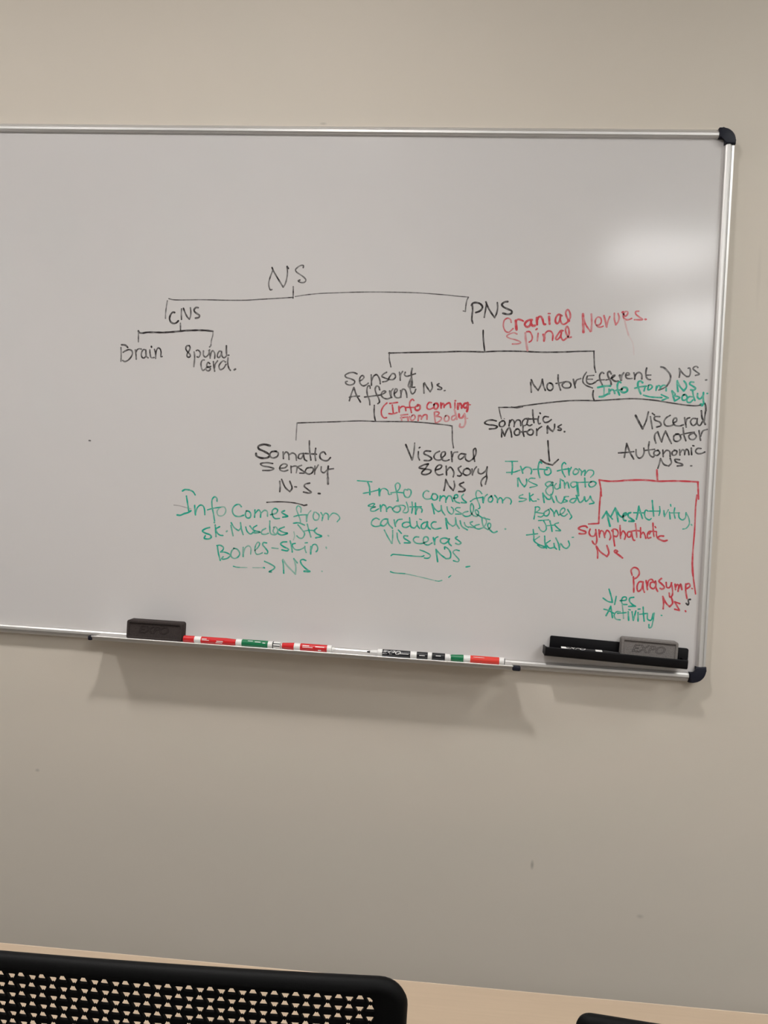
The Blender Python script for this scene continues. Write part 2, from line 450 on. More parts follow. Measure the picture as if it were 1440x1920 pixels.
NOTES = [
    ('thin black heading NS at the top of the diagram', 'black', '31 80:-10014,3305 -10067,3464 -10092,3587 -10080,3684 -10045,3750 -10009,3743|34 90:-10036,3238 -10001,3310 -9913,3448 -9805,3604 -9752,3681|31 75:-9752,3681 -9712,3613 -9677,3454 -9673,3308 -9691,3211|35 90:-9687,3205 -9654,3253|31 80:-9313,3226 -9312,3178 -9359,3173 -9431,3211 -9489,3279 -9462,3327 -9372,3385 -9283,3444 -9237,3503 -9253,3546 -9313,3566 -9388,3550 -9414,3526 -9372,3507'),
    ('long thin black branch line under the heading NS', 'black', '31 80:-9520,3663 -9513,3790 -9510,3924|25 85:-12425,4020 -12316,4041 -11621,4021 -10992,4015 -10567,4000 -10369,3982 -9874,3940 -9505,3905|22 80:-9462,3886 -9200,3839 -8895,3800 -8602,3780 -8043,3746 -7438,3727 -6716,3723 -6117,3748 -5758,3774 -5544,3785|28 70:-12457,4070 -12473,4206 -12483,4367 -12479,4478|28 85:-5541,3788 -5570,3858 -5587,3977 -5592,4108|26 80:-5592,4108 -5640,4098'),
    ('black handwritten CNS', 'black', '40 100:-12268,4336 -12313,4331 -12366,4401 -12381,4487 -12345,4560 -12274,4589 -12211,4568 -12169,4524|33 80:-12108,4245 -12109,4356 -12097,4491|35 90:-12065,4231 -12028,4316 -11965,4425 -11912,4479|33 80:-11912,4479 -11888,4410 -11886,4300 -11901,4214|40 90:-11718,4208 -11762,4204 -11810,4254 -11795,4303 -11729,4350 -11676,4385 -11687,4429 -11768,4450'),
    ('black branch line between CNS and the words Brain and Spinal cord', 'black', '31 85:-12118,4578 -12107,4737|27 70:-11336,4737 -11337,4835 -11362,4946 -11369,5057|35 80:-11369,5051 -11374,5076 -11398,5101|40 100:-13112,4789 -13090,4825 -13013,4835 -12899,4815 -12695,4808 -12516,4806 -12326,4788 -12112,4762 -12011,4747 -11834,4735 -11683,4726 -11506,4726 -11342,4739|28 80:-13109,4795 -13098,5042'),
    ('black handwritten word Brain', 'black', '31 75:-13510,5186 -13496,5353 -13492,5508|40 100:-13498,5124 -13421,5128 -13374,5151 -13347,5181|35 90:-13450,5296 -13388,5257 -13312,5229 -13247,5252 -13224,5307 -13252,5394 -13324,5478 -13400,5511 -13452,5488|33 85:-13164,5230 -13139,5341 -13127,5446|33 85:-13142,5291 -13120,5229 -13070,5202 -13018,5207|34 85:-12915,5222 -12966,5217 -13002,5274 -13011,5349 -12982,5403 -12937,5408 -12896,5345 -12909,5221|34 85:-12909,5221 -12903,5320 -12874,5387 -12841,5404|33 85:-12813,5218 -12801,5316 -12771,5396 -12701,5393|38 100:-12782,5136 -12775,5155|33 85:-12705,5202 -12670,5299 -12664,5410|33 90:-12669,5324 -12653,5225 -12618,5168 -12572,5185 -12543,5258 -12539,5369 -12511,5362'),
    ('black handwritten words Spinal cord', 'black', '34 85:-11879,5087 -11941,5101 -11956,5170 -11908,5236 -11848,5295 -11846,5338 -11883,5358 -11922,5328 -11913,5260 -11873,5197 -11857,5135 -11879,5087|35 75:-11757,5230 -11738,5340 -11745,5568|33 85:-11708,5198 -11671,5184 -11618,5225 -11608,5286 -11649,5349 -11681,5338|33 80:-11538,5198 -11532,5296 -11486,5337 -11425,5292 -11398,5218 -11394,5168|33 80:-11412,5181 -11382,5278 -11371,5358|33 80:-11367,5315 -11347,5216 -11318,5184 -11278,5226 -11262,5286 -11264,5360|33 80:-11110,5195 -11160,5191 -11200,5260 -11197,5327 -11165,5338 -11124,5281 -11109,5207|33 80:-11109,5207 -11091,5305 -11045,5340 -10985,5289|38 85:-11004,5063 -10997,5179 -10980,5276 -10936,5275|33 80:-11507,5406 -11545,5407 -11579,5470 -11567,5580 -11526,5646 -11471,5613|35 80:-11370,5487 -11410,5457 -11439,5501 -11423,5568 -11359,5584 -11357,5621 -11399,5653 -11444,5637 -11459,5600 -11423,5568 -11348,5547|35 85:-11291,5435 -11273,5544 -11248,5654|33 80:-11258,5581 -11239,5482 -11192,5413|33 80:-11002,5436 -11054,5408 -11114,5453 -11154,5540 -11118,5612 -11051,5585 -10987,5485|34 85:-10951,5337 -10952,5447 -10920,5568 -10879,5622|40 80:-10792,5606 -10762,5587'),
    ('black handwritten PNS', 'black', '37 95:-5447,3949 -5431,4079 -5439,4199 -5436,4294 -5412,4364|42 100:-5463,3967 -5442,3925 -5372,3905 -5276,3926 -5220,3990 -5234,4050 -5291,4099 -5360,4125|33 90:-5136,3898 -5142,4011 -5166,4226|37 95:-5149,3881 -5096,3998 -5006,4138 -4936,4225|34 90:-4936,4225 -4900,4135 -4883,4004 -4895,3891|42 100:-4668,3861 -4738,3875 -4793,3930 -4755,3982 -4659,4026 -4568,4071 -4572,4119 -4641,4144 -4759,4124'),
    ('black branch line from PNS to Sensory and Motor', 'black', '34 100:-5174,4517 -5167,4642 -5146,4807 -5117,4973|32 95:-7255,5096 -6763,5066 -6047,5029 -5692,5005 -5396,4998 -5124,4997|31 95:-5159,4998 -4866,4971 -4632,4960 -4281,4953 -3930,4957 -3582,4946 -3351,4933 -3075,4912 -2948,4904 -2730,4894|28 85:-7243,5083 -7236,5227 -7190,5406|31 90:-2736,4894 -2713,5146 -2699,5263 -2670,5356'),
    ('red handwritten words Cranial Spinal', 'red', '31 75:-4567,4320 -4588,4255 -4648,4228 -4716,4271 -4737,4367 -4718,4461 -4667,4530 -4608,4540 -4563,4503 -4518,4454|54 100:-4467,4275 -4456,4381 -4441,4475|39 95:-4469,4287 -4424,4250 -4353,4260 -4305,4282|47 100:-4114,4250 -4178,4254 -4246,4304 -4266,4363 -4217,4409 -4160,4384 -4130,4288|50 100:-4137,4265 -4121,4347 -4090,4381 -4043,4374|50 95:-4012,4202 -3998,4349|45 95:-4001,4249 -3972,4183 -3926,4170 -3889,4222 -3847,4338 -3818,4337|47 95:-3746,4164 -3726,4328|31 80:-3767,4100 -3727,4099|41 90:-3469,4138 -3534,4110 -3590,4165 -3601,4271 -3564,4317 -3515,4257 -3498,4139|35 90:-3503,4151 -3492,4256 -3442,4325 -3396,4318 -3340,4275|38 75:-3340,4275 -3288,4179 -3300,4062 -3349,3999 -3387,4053 -3370,4146 -3319,4239|53 100:-3325,4233 -3309,4245|30 60:-4424,4575 -4490,4548 -4594,4581 -4650,4630 -4589,4670 -4458,4701 -4351,4739 -4332,4762 -4383,4787 -4517,4798|45 50:-4244,4546 -4224,4705 -4177,4928|33 80:-4217,4515 -4153,4513 -4102,4583 -4087,4653 -4107,4713 -4152,4744|35 70:-3964,4543 -3973,4708|35 90:-4015,4462 -3993,4443|47 90:-3852,4568 -3826,4621 -3828,4703|35 85:-3828,4691 -3813,4549 -3758,4489 -3688,4492 -3644,4556 -3643,4685|38 80:-3428,4466 -3469,4467 -3534,4552 -3575,4648 -3551,4670 -3484,4609 -3456,4490|35 85:-3461,4502 -3461,4608 -3411,4677 -3355,4640|38 75:-3355,4640 -3295,4568 -3310,4415 -3341,4369 -3372,4429 -3349,4534 -3287,4614 -3242,4601'),
    ('red handwritten word Nerves with a dripping e', 'red', '54 75:-3015,4089 -2999,4276 -2982,4487|35 80:-3013,4124 -2946,4309 -2834,4464|40 60:-2834,4083 -2815,4270 -2817,4458|33 75:-2704,4319 -2646,4312 -2610,4240 -2632,4159 -2690,4143 -2738,4209 -2734,4291 -2690,4348 -2621,4363 -2565,4338|41 80:-2560,4110 -2525,4226 -2489,4353|32 70:-2489,4353 -2468,4224 -2433,4123|35 70:-2340,4050 -2333,4173 -2297,4300|35 70:-2297,4300 -2250,4229 -2232,4135 -2259,4054|35 80:-2170,4016 -2132,4073 -2108,4107 -2064,4071 -2056,4012 -2102,4002 -2145,4062 -2141,4132 -2093,4177 -2035,4181 -1963,4150|41 100:-2172,4025 -2153,4013|35 30:-2115,4189 -2072,4340 -2005,4536|33 80:-1824,3988 -1885,4001 -1883,4048 -1811,4110 -1729,4166 -1904,4177|40 90:-1675,4160 -1658,4161|28 10:-2005,4536 -1930,4651 -1895,4766 -1875,4941'),
    ('black handwritten words Sensory Afferent Ns', 'black', '33 85:-7949,5591 -8029,5563 -8138,5580 -8220,5637 -8194,5678 -8082,5710 -7994,5755 -8004,5810 -8099,5850 -8186,5823 -8200,5781 -8164,5768|33 85:-7880,5745 -7826,5718 -7787,5657 -7819,5622 -7866,5654 -7886,5733 -7857,5816 -7795,5856 -7735,5835 -7683,5791|34 85:-7626,5602 -7614,5722 -7608,5837|34 85:-7608,5722 -7565,5624 -7506,5592 -7455,5644 -7420,5727 -7410,5793|33 85:-7280,5529 -7350,5574 -7383,5623 -7308,5662 -7235,5690 -7269,5727 -7358,5749|34 85:-7235,5690 -7202,5622 -7145,5554 -7097,5564 -7075,5630 -7126,5686 -7235,5690|34 85:-6991,5518 -6974,5602 -6963,5697|32 75:-6967,5625 -6953,5553 -6920,5498|33 85:-6859,5513 -6873,5574 -6830,5602 -6747,5581 -6629,5535|33 85:-8005,5900 -8052,6041 -8092,6206|35 90:-8005,5900 -7941,6061 -7835,6225|33 85:-8096,6127 -7988,6099 -7867,6091|33 85:-7634,5904 -7643,5856 -7679,5851 -7706,5931 -7686,6062 -7638,6169 -7620,6277|34 85:-7415,5931 -7443,5860 -7492,5850 -7519,5911 -7495,6007 -7428,6124 -7406,6208 -7440,6245|33 85:-7751,6107 -7648,6091 -7480,6060 -7372,6044|33 85:-7373,6038 -7302,5999 -7274,5968 -7317,5951 -7363,5989 -7372,6050 -7321,6108 -7235,6128 -7164,6101|34 85:-7190,5946 -7167,6042 -7134,6094|31 70:-7149,6041 -7154,5957 -7115,5895|33 85:-7085,6002 -7027,5952 -7024,5904 -7055,5893 -7082,5954 -7077,6038 -7044,6085 -6984,6094 -6925,6074|33 85:-6945,5925 -6928,6008 -6936,6080|34 85:-6929,5996 -6898,5899 -6850,5903 -6809,5979 -6792,6074|39 85:-6710,5424 -6723,5532 -6706,5663 -6692,5759 -6699,5843|35 75:-6718,5628 -6764,5750 -6772,5828 -6738,5850|42 60:-6724,5664 -6726,5748 -6722,5820|33 85:-6736,5832 -6715,5939 -6677,5992 -6630,5960 -6604,5887|31 85:-6756,5851 -6625,5840|34 85:-6432,5749 -6426,5856 -6414,5963|34 85:-6415,5736 -6363,5818 -6279,5928|34 85:-6279,5928 -6236,5837 -6260,5718|34 90:-6092,5741 -6132,5767 -6089,5801 -6021,5840 -6038,5865 -6109,5867|33 85:-5965,5892 -5947,5887'),
    ('black branch line under Sensory Afferent', 'black', '33 90:-7519,6284 -7516,6405 -7504,6525 -7473,6638|27 90:-9263,6758 -8736,6718 -8370,6692 -7897,6654 -7642,6646 -7473,6647 -7099,6633 -6679,6619 -6439,6623 -6199,6636 -5792,6666 -5750,6676|27 65:-9263,6758 -9267,6904 -9267,7147|28 85:-5749,6670 -5737,6807 -5722,7005 -5689,7162'),
    ('red handwritten note Info coming From Body', 'red', '33 85:-7236,6219 -7310,6300 -7353,6410 -7335,6505 -7284,6557 -7224,6549|32 90:-7175,6228 -6996,6197|34 90:-7113,6262 -7079,6446|32 90:-7181,6457 -7084,6459 -6996,6425|38 90:-6961,6285 -6948,6411|34 90:-6952,6345 -6901,6289 -6853,6281 -6816,6303 -6800,6374|35 80:-6633,6140 -6664,6111 -6715,6167 -6723,6251 -6694,6334 -6672,6411|31 100:-6816,6301 -6600,6292|42 85:-6542,6256 -6589,6282 -6586,6341 -6537,6357 -6485,6313 -6495,6248 -6544,6232|35 85:-6236,6171 -6284,6167 -6328,6235 -6324,6301 -6275,6322 -6194,6289|42 90:-6174,6205 -6170,6288 -6121,6310 -6082,6249 -6103,6190 -6151,6186 -6180,6217|40 90:-6027,6169 -6015,6282|38 90:-6017,6246 -5985,6179 -5954,6196 -5950,6267|38 90:-5952,6243 -5889,6181 -5831,6161 -5802,6261|34 75:-5713,6150 -5706,6269|32 80:-5715,6108 -5697,6107|47 90:-5646,6171 -5640,6290|45 95:-5637,6242 -5599,6163 -5568,6191 -5558,6263|45 95:-5428,6150 -5498,6165 -5519,6225 -5481,6259 -5437,6210 -5429,6138|47 85:-5422,6150 -5422,6257 -5436,6335|28 80:-5426,6186 -5367,6181|31 75:-6908,6481 -6753,6456|31 75:-6911,6541 -6768,6517|35 50:-6897,6475 -6884,6594|42 65:-6756,6517 -6734,6588|31 60:-6735,6576 -6709,6502|33 65:-6650,6482 -6683,6531 -6668,6585 -6621,6577 -6582,6515 -6615,6463 -6656,6476|35 75:-6507,6470 -6513,6584|35 75:-6515,6542 -6483,6469 -6446,6491 -6442,6551|35 75:-6443,6539 -6388,6453 -6328,6450 -6317,6546|33 65:-6159,6383 -6146,6502 -6122,6621|33 75:-6159,6383 -6106,6369 -6051,6391 -6078,6440 -6147,6478|33 65:-6147,6478 -6052,6474 -5991,6508 -6012,6556 -6081,6607 -6122,6621|33 60:-5899,6450 -5931,6517 -5904,6575 -5845,6561 -5825,6488 -5869,6443 -5910,6456|33 60:-5697,6435 -5755,6462 -5763,6534 -5716,6537 -5671,6482|42 50:-5716,6305 -5688,6387 -5651,6517|45 80:-5610,6402 -5594,6479 -5540,6482 -5485,6402|40 50:-5486,6385 -5463,6497 -5462,6616 -5506,6689 -5577,6680 -5574,6621|26 50:-5480,6497 -5410,6488'),
    ('black handwritten words Motor (Efferent) NS', 'black', '34 85:-4069,5627 -4057,5739 -4043,5850|35 90:-4060,5573 -3996,5689 -3896,5803|33 85:-3896,5803 -3844,5683 -3817,5552|35 90:-3817,5552 -3786,5693 -3739,5797|34 90:-3626,5633 -3684,5642 -3709,5713 -3676,5783 -3618,5792 -3574,5732 -3602,5650 -3650,5628|35 90:-3480,5445 -3473,5563 -3437,5703 -3409,5778|32 90:-3516,5635 -3407,5613 -3281,5585|35 90:-3338,5605 -3381,5665 -3343,5717 -3273,5726 -3205,5705 -3191,5646 -3234,5595 -3304,5586|39 85:-3145,5532 -3117,5631 -3095,5713|32 80:-3099,5631 -3075,5547 -2985,5505|30 90:-2871,5363 -2929,5471 -2935,5577 -2874,5645 -2721,5704|33 95:-2844,5444 -2863,5516 -2848,5585 -2794,5619 -2726,5610 -2670,5573|26 90:-2816,5438 -2707,5425|26 90:-2858,5515 -2731,5511|35 90:-2497,5373 -2533,5351 -2581,5411 -2570,5516 -2518,5620|28 90:-2670,5584 -2626,5536 -2478,5513|39 90:-2336,5378 -2374,5327 -2412,5358 -2403,5428 -2339,5542 -2324,5612|28 90:-2444,5517 -2331,5483 -2265,5422|35 90:-2331,5472 -2276,5435 -2255,5405 -2300,5418 -2320,5471 -2283,5517 -2236,5538 -2179,5530|52 85:-2150,5406 -2118,5505|40 70:-2116,5487 -2106,5405 -2070,5345|33 90:-2004,5395 -1948,5381 -1961,5347 -2007,5348 -2026,5402 -2001,5459 -1943,5469 -1886,5461|34 90:-1853,5337 -1832,5406 -1829,5476|35 90:-1831,5429 -1790,5346 -1734,5326 -1687,5365 -1676,5464|35 90:-1586,5222 -1599,5304 -1588,5408 -1545,5465 -1493,5472|26 90:-1589,5379 -1487,5372|38 85:-1288,5187 -1230,5197 -1148,5264 -1074,5365 -1079,5482 -1141,5601|26 90:-1141,5601 -1206,5650 -1306,5694|33 90:-897,5208 -880,5300 -886,5399|33 90:-891,5213 -818,5309 -735,5376|33 90:-735,5376 -680,5368 -656,5280 -678,5188 -706,5195|33 90:-505,5170 -534,5148 -589,5167 -604,5203 -539,5258 -469,5314 -546,5345|35 90:-328,5436 -306,5432'),
    ('green handwritten note Info from NS arrow Body', 'green', '45 100:-2607,5688 -2471,5653 -2339,5642|28 70:-2476,5659 -2469,5793 -2471,5864|45 100:-2561,5891 -2493,5882 -2415,5838 -2359,5807|44 100:-2364,5719 -2353,5812|39 95:-2356,5765 -2306,5723 -2260,5738 -2239,5802|40 90:-2121,5563 -2156,5541 -2187,5595 -2181,5712 -2135,5833|38 100:-2214,5736 -2089,5720|45 95:-2091,5696 -2099,5755 -2040,5776 -1974,5739 -1989,5675 -2058,5666 -2096,5708|41 85:-1654,5545 -1701,5512 -1746,5531 -1753,5613 -1712,5728 -1681,5791|33 90:-1818,5674 -1717,5641 -1571,5618|35 90:-1593,5618 -1616,5724|35 90:-1526,5604 -1532,5698 -1488,5684 -1445,5624 -1493,5585 -1526,5598|34 90:-1355,5609 -1362,5702|33 90:-1358,5667 -1317,5596 -1282,5606 -1278,5688|33 90:-1279,5664 -1232,5593 -1164,5590 -1150,5636 -1146,5706|33 90:-1622,5818 -1490,5847 -1354,5854 -1229,5854|34 85:-1244,5791 -1093,5855|34 85:-1093,5855 -1220,5912|40 90:-922,5476 -915,5592 -898,5707|38 85:-921,5487 -858,5601 -775,5691|38 85:-775,5691 -723,5607 -739,5527 -781,5476|38 90:-577,5492 -639,5494 -659,5535 -590,5579 -531,5623 -551,5659 -630,5662|38 90:-1022,5701 -994,5804 -954,5919|35 90:-1022,5701 -951,5768 -972,5803 -993,5827|34 90:-982,5815 -915,5813 -851,5839 -900,5882 -949,5913|35 90:-759,5771 -802,5820 -787,5889 -730,5886 -694,5827 -737,5770 -781,5778|34 85:-583,5811 -656,5814 -697,5873 -683,5931 -627,5934 -573,5880|34 85:-589,5683 -567,5787 -528,5890|38 85:-480,5737 -476,5818 -429,5851 -365,5779 -358,5709|38 85:-358,5709 -356,5848 -345,5952 -376,5993 -411,5978|59 100:-400,5971 -371,5982|33 100:-284,5727 -273,5726'),
    ('black branch line under Motor (Efferent) NS', 'black', '28 95:-4740,6216 -4564,6206 -4389,6198 -4244,6167 -3869,6100 -3523,6044 -3178,6001 -2832,5983 -2671,5981 -2488,5964 -2147,5927 -1919,5906 -1692,5902 -1304,5926 -1236,5936 -895,5978 -668,6000 -499,6002 -399,5983|28 90:-4462,6196 -4330,6205 -4214,6177|26 90:-4736,6216 -4704,6345 -4668,6462|35 100:-2700,5762 -2707,5850 -2685,5943 -2666,5980|33 95:-317,5941 -291,6019 -281,6100|33 95:-303,5985 -293,6086 -302,6221 -311,6348'),
    ('black handwritten words Somatic Motor Ns with an arrow pointing down', 'black', '35 95:-4775,6519 -4872,6501 -4974,6520 -5030,6575 -4954,6608 -4821,6617 -4746,6644 -4788,6683 -4920,6703|34 95:-4636,6513 -4700,6553 -4696,6627 -4629,6639 -4581,6577 -4606,6512 -4651,6506|24 70:-4606,6460 -4599,6464|33 95:-4483,6491 -4491,6618|33 95:-4487,6558 -4432,6474 -4379,6524 -4380,6628|33 95:-4377,6553 -4315,6477 -4256,6489 -4235,6599|31 95:-4069,6429 -4156,6448 -4203,6516 -4192,6590 -4120,6579 -4082,6467|31 95:-4089,6474 -4099,6556 -4046,6591 -3989,6566|35 95:-3992,6241 -3978,6374 -3948,6520|33 95:-4112,6446 -3981,6440 -3879,6436|33 95:-3854,6376 -3863,6472 -3837,6545 -3809,6529|38 100:-3829,6301 -3821,6311|35 95:-3642,6381 -3723,6377 -3756,6438 -3716,6502 -3644,6492 -3574,6437|33 95:-4648,6691 -4639,6869|35 95:-4648,6699 -4574,6844|35 95:-4574,6844 -4536,6723 -4481,6654 -4440,6749 -4419,6859|35 95:-4326,6684 -4367,6745 -4341,6811 -4268,6800 -4243,6725 -4290,6675 -4333,6685|35 95:-4183,6619 -4177,6737 -4150,6832|33 95:-4257,6741 -4068,6720|35 95:-4041,6687 -4089,6733 -4050,6790 -3977,6787 -3952,6712 -3998,6670 -4048,6687|35 95:-3882,6657 -3874,6797|31 90:-3876,6724 -3839,6648 -3776,6598|40 90:-3653,6596 -3645,6735|39 90:-3646,6581 -3591,6652 -3531,6693|35 90:-3531,6693 -3498,6633 -3496,6537|34 95:-3351,6538 -3421,6593 -3346,6634 -3359,6664 -3417,6659|38 95:-3278,6689 -3268,6689|34 100:-3624,6907 -3598,7124 -3565,7352|37 100:-3760,7335 -3643,7403 -3496,7437|33 95:-3496,7437 -3374,7308'),
    ('black handwritten words Visceral Motor Autonomic NS', 'black', '45 100:-1766,6267 -1683,6416 -1601,6549|33 85:-1601,6549 -1536,6376 -1497,6179|33 85:-1450,6279 -1395,6540|34 90:-1413,6204 -1364,6241|35 90:-1252,6270 -1359,6283 -1356,6343 -1237,6397 -1217,6464 -1306,6502|33 90:-1031,6235 -1111,6290 -1155,6376 -1118,6460 -1019,6464 -939,6426|33 90:-957,6393 -893,6357 -897,6289 -945,6299 -966,6377 -921,6443 -822,6455 -741,6426|35 90:-725,6273 -681,6474|33 85:-695,6373 -667,6287 -618,6268|33 90:-487,6280 -552,6283 -597,6352 -544,6434 -480,6398 -454,6278|33 90:-461,6296 -448,6396 -397,6428 -337,6324|38 95:-381,6106 -357,6257 -284,6398|35 90:-1275,6602 -1330,6656 -1333,6758 -1303,6850|34 90:-1275,6602 -1237,6703 -1181,6819|33 90:-1181,6819 -1155,6699 -1112,6578|35 90:-1112,6578 -1038,6728 -974,6843|34 90:-845,6634 -925,6672 -920,6773 -853,6795 -782,6733 -829,6633 -894,6636|35 90:-746,6494 -721,6645 -673,6770|30 90:-787,6648 -666,6609 -503,6576|33 85:-535,6603 -614,6657 -594,6724 -511,6737 -457,6667 -502,6602|34 90:-407,6538 -384,6664 -363,6748|33 85:-368,6663 -325,6543 -237,6505|34 90:-1923,6887 -1940,7041 -1957,7196|37 90:-1923,6887 -1847,7071 -1756,7220|33 95:-2087,7103 -1913,7083 -1764,7059|34 85:-1717,7014 -1702,7132 -1641,7197 -1576,7160 -1541,7057 -1553,6972|34 90:-1445,6831 -1453,6984 -1413,7119 -1345,7158 -1314,7114|28 90:-1518,7021 -1321,6987|33 90:-1237,7008 -1318,7029 -1331,7098 -1264,7120 -1209,7058 -1254,7001|33 90:-1147,6996 -1131,7139|33 90:-1131,7071 -1072,7001 -1006,7014 -983,7132|33 90:-892,6992 -947,7029 -935,7096 -870,7084 -850,7007 -908,6984|33 90:-794,6971 -779,7088|33 90:-782,7038 -728,6968 -686,6999 -681,7075|33 90:-684,7033 -647,6955 -613,6979 -591,7071|34 90:-550,6925 -534,7068|33 90:-520,6870 -495,6875|33 90:-345,6924 -419,6928 -457,6989 -413,7037 -331,7033 -260,6996|33 85:-1186,7184 -1205,7295 -1232,7399|34 85:-1186,7184 -1105,7308 -1005,7337|34 85:-1005,7337 -951,7266 -981,7166|35 90:-782,7190 -881,7187 -862,7236 -728,7281 -710,7305 -824,7328|35 85:-541,7311 -520,7310'),
    ('black handwritten words Somatic Sensory N.S. with an underline', 'black', '45 100:-9858,7304 -10006,7282 -10133,7334 -10121,7384 -9980,7445 -9855,7524 -9903,7577 -10058,7593 -10164,7547 -10176,7497|37 90:-9705,7424 -9824,7447 -9854,7533 -9783,7580 -9681,7541 -9660,7464 -9739,7422|35 85:-9550,7434 -9533,7585|35 85:-9537,7501 -9481,7430 -9428,7462 -9403,7596|35 85:-9417,7495 -9326,7448 -9255,7487 -9231,7604|35 90:-9069,7445 -9170,7466 -9191,7552 -9131,7566 -9068,7462|35 90:-9077,7445 -9045,7578 -8992,7610|35 85:-8957,7153 -8947,7321 -8899,7588|35 90:-9035,7443 -8778,7448|35 85:-8803,7314 -8812,7449 -8788,7591|37 90:-8566,7438 -8611,7389 -8686,7427 -8689,7528 -8601,7582 -8516,7578 -8452,7508|34 90:-9776,7707 -9931,7697 -10059,7729 -10014,7769 -9840,7794 -9743,7824 -9802,7860 -9999,7878|33 85:-9615,7809 -9479,7785 -9439,7724 -9518,7703 -9600,7766 -9596,7842 -9509,7871 -9416,7841|33 85:-9352,7745 -9336,7896|33 85:-9343,7762 -9241,7740 -9135,7802 -9029,7864|31 70:-9205,7772 -9219,7891|31 70:-9105,7716 -9181,7745|33 85:-9029,7864 -9028,7885 -9139,7895|34 90:-8898,7757 -8982,7778 -9012,7864 -8924,7910 -8842,7855 -8838,7771 -8898,7753|33 80:-8798,7718 -8796,7903|30 80:-8792,7819 -8723,7689|33 85:-8652,7728 -8647,7829 -8586,7859 -8504,7788 -8370,7756|38 85:-8492,7703 -8500,7872 -8486,7972|50 85:-8488,7972 -8477,8106|37 80:-9591,8104 -9575,8230 -9578,8340|35 90:-9550,8059 -9454,8240 -9346,8328|35 90:-9346,8328 -9299,8249 -9359,8092|38 90:-9233,8212 -9198,8214|35 90:-8896,8111 -8997,8141 -9020,8184 -8922,8264 -8850,8319 -8901,8338 -9030,8320|38 90:-8688,8336 -8645,8337|28 95:-9865,8600 -9591,8572 -9333,8572 -9161,8588 -9005,8622|35 95:-9005,8627 -8937,8608'),
    ('black handwritten words Visceral Sensory NS', 'black', '38 95:-6761,7136 -6676,7315 -6601,7470|31 80:-6592,7469 -6569,7293 -6563,7093|34 90:-6469,7280 -6463,7405 -6434,7467|35 90:-6457,7197 -6441,7184|37 95:-6196,7259 -6321,7265 -6343,7316 -6232,7369 -6163,7424 -6210,7467 -6326,7473|33 90:-5998,7250 -6086,7304 -6115,7388 -6062,7444 -5963,7439 -5916,7395|33 90:-5933,7388 -5870,7327 -5873,7261 -5939,7272 -5959,7364 -5913,7445 -5846,7458 -5773,7430|35 90:-5734,7246 -5705,7468|32 80:-5710,7369 -5675,7268 -5593,7247|34 90:-5418,7289 -5525,7286 -5571,7362 -5535,7410 -5456,7357 -5410,7288|34 90:-5418,7289 -5404,7404 -5336,7442 -5256,7397|34 90:-5256,7397 -5188,7278 -5204,7146 -5243,7181 -5237,7297 -5205,7436|35 95:-6231,7543 -6337,7573 -6433,7644 -6282,7662 -6165,7689 -6179,7740 -6276,7786 -6368,7774 -6362,7732 -6299,7663 -6269,7612 -6231,7543|34 95:-6066,7676 -5953,7629 -5931,7570 -5990,7556 -6053,7618 -6064,7718 -5994,7781 -5896,7759|35 95:-5831,7574 -5812,7772|35 95:-5810,7672 -5739,7594 -5670,7665 -5650,7730 -5662,7806|35 95:-5502,7561 -5557,7610 -5529,7675 -5476,7738 -5515,7782 -5565,7776|35 95:-5344,7599 -5424,7636 -5444,7720 -5368,7758 -5288,7712 -5301,7630 -5376,7601|35 85:-5253,7611 -5237,7743|31 85:-5238,7726 -5195,7609 -5157,7557|34 90:-5113,7605 -5109,7687 -5042,7708 -4948,7630 -4920,7546|34 90:-4920,7546 -4928,7695 -4915,7793 -4940,7934|33 85:-4925,7744 -5004,7814 -5040,7898 -5019,7980|35 90:-5824,7872 -5833,8005 -5851,8122|35 90:-5824,7872 -5750,8001 -5645,8111|34 85:-5645,8111 -5618,8010 -5640,7904|38 90:-5425,7918 -5513,7972 -5435,8034 -5383,8081 -5414,8116 -5521,8130'),
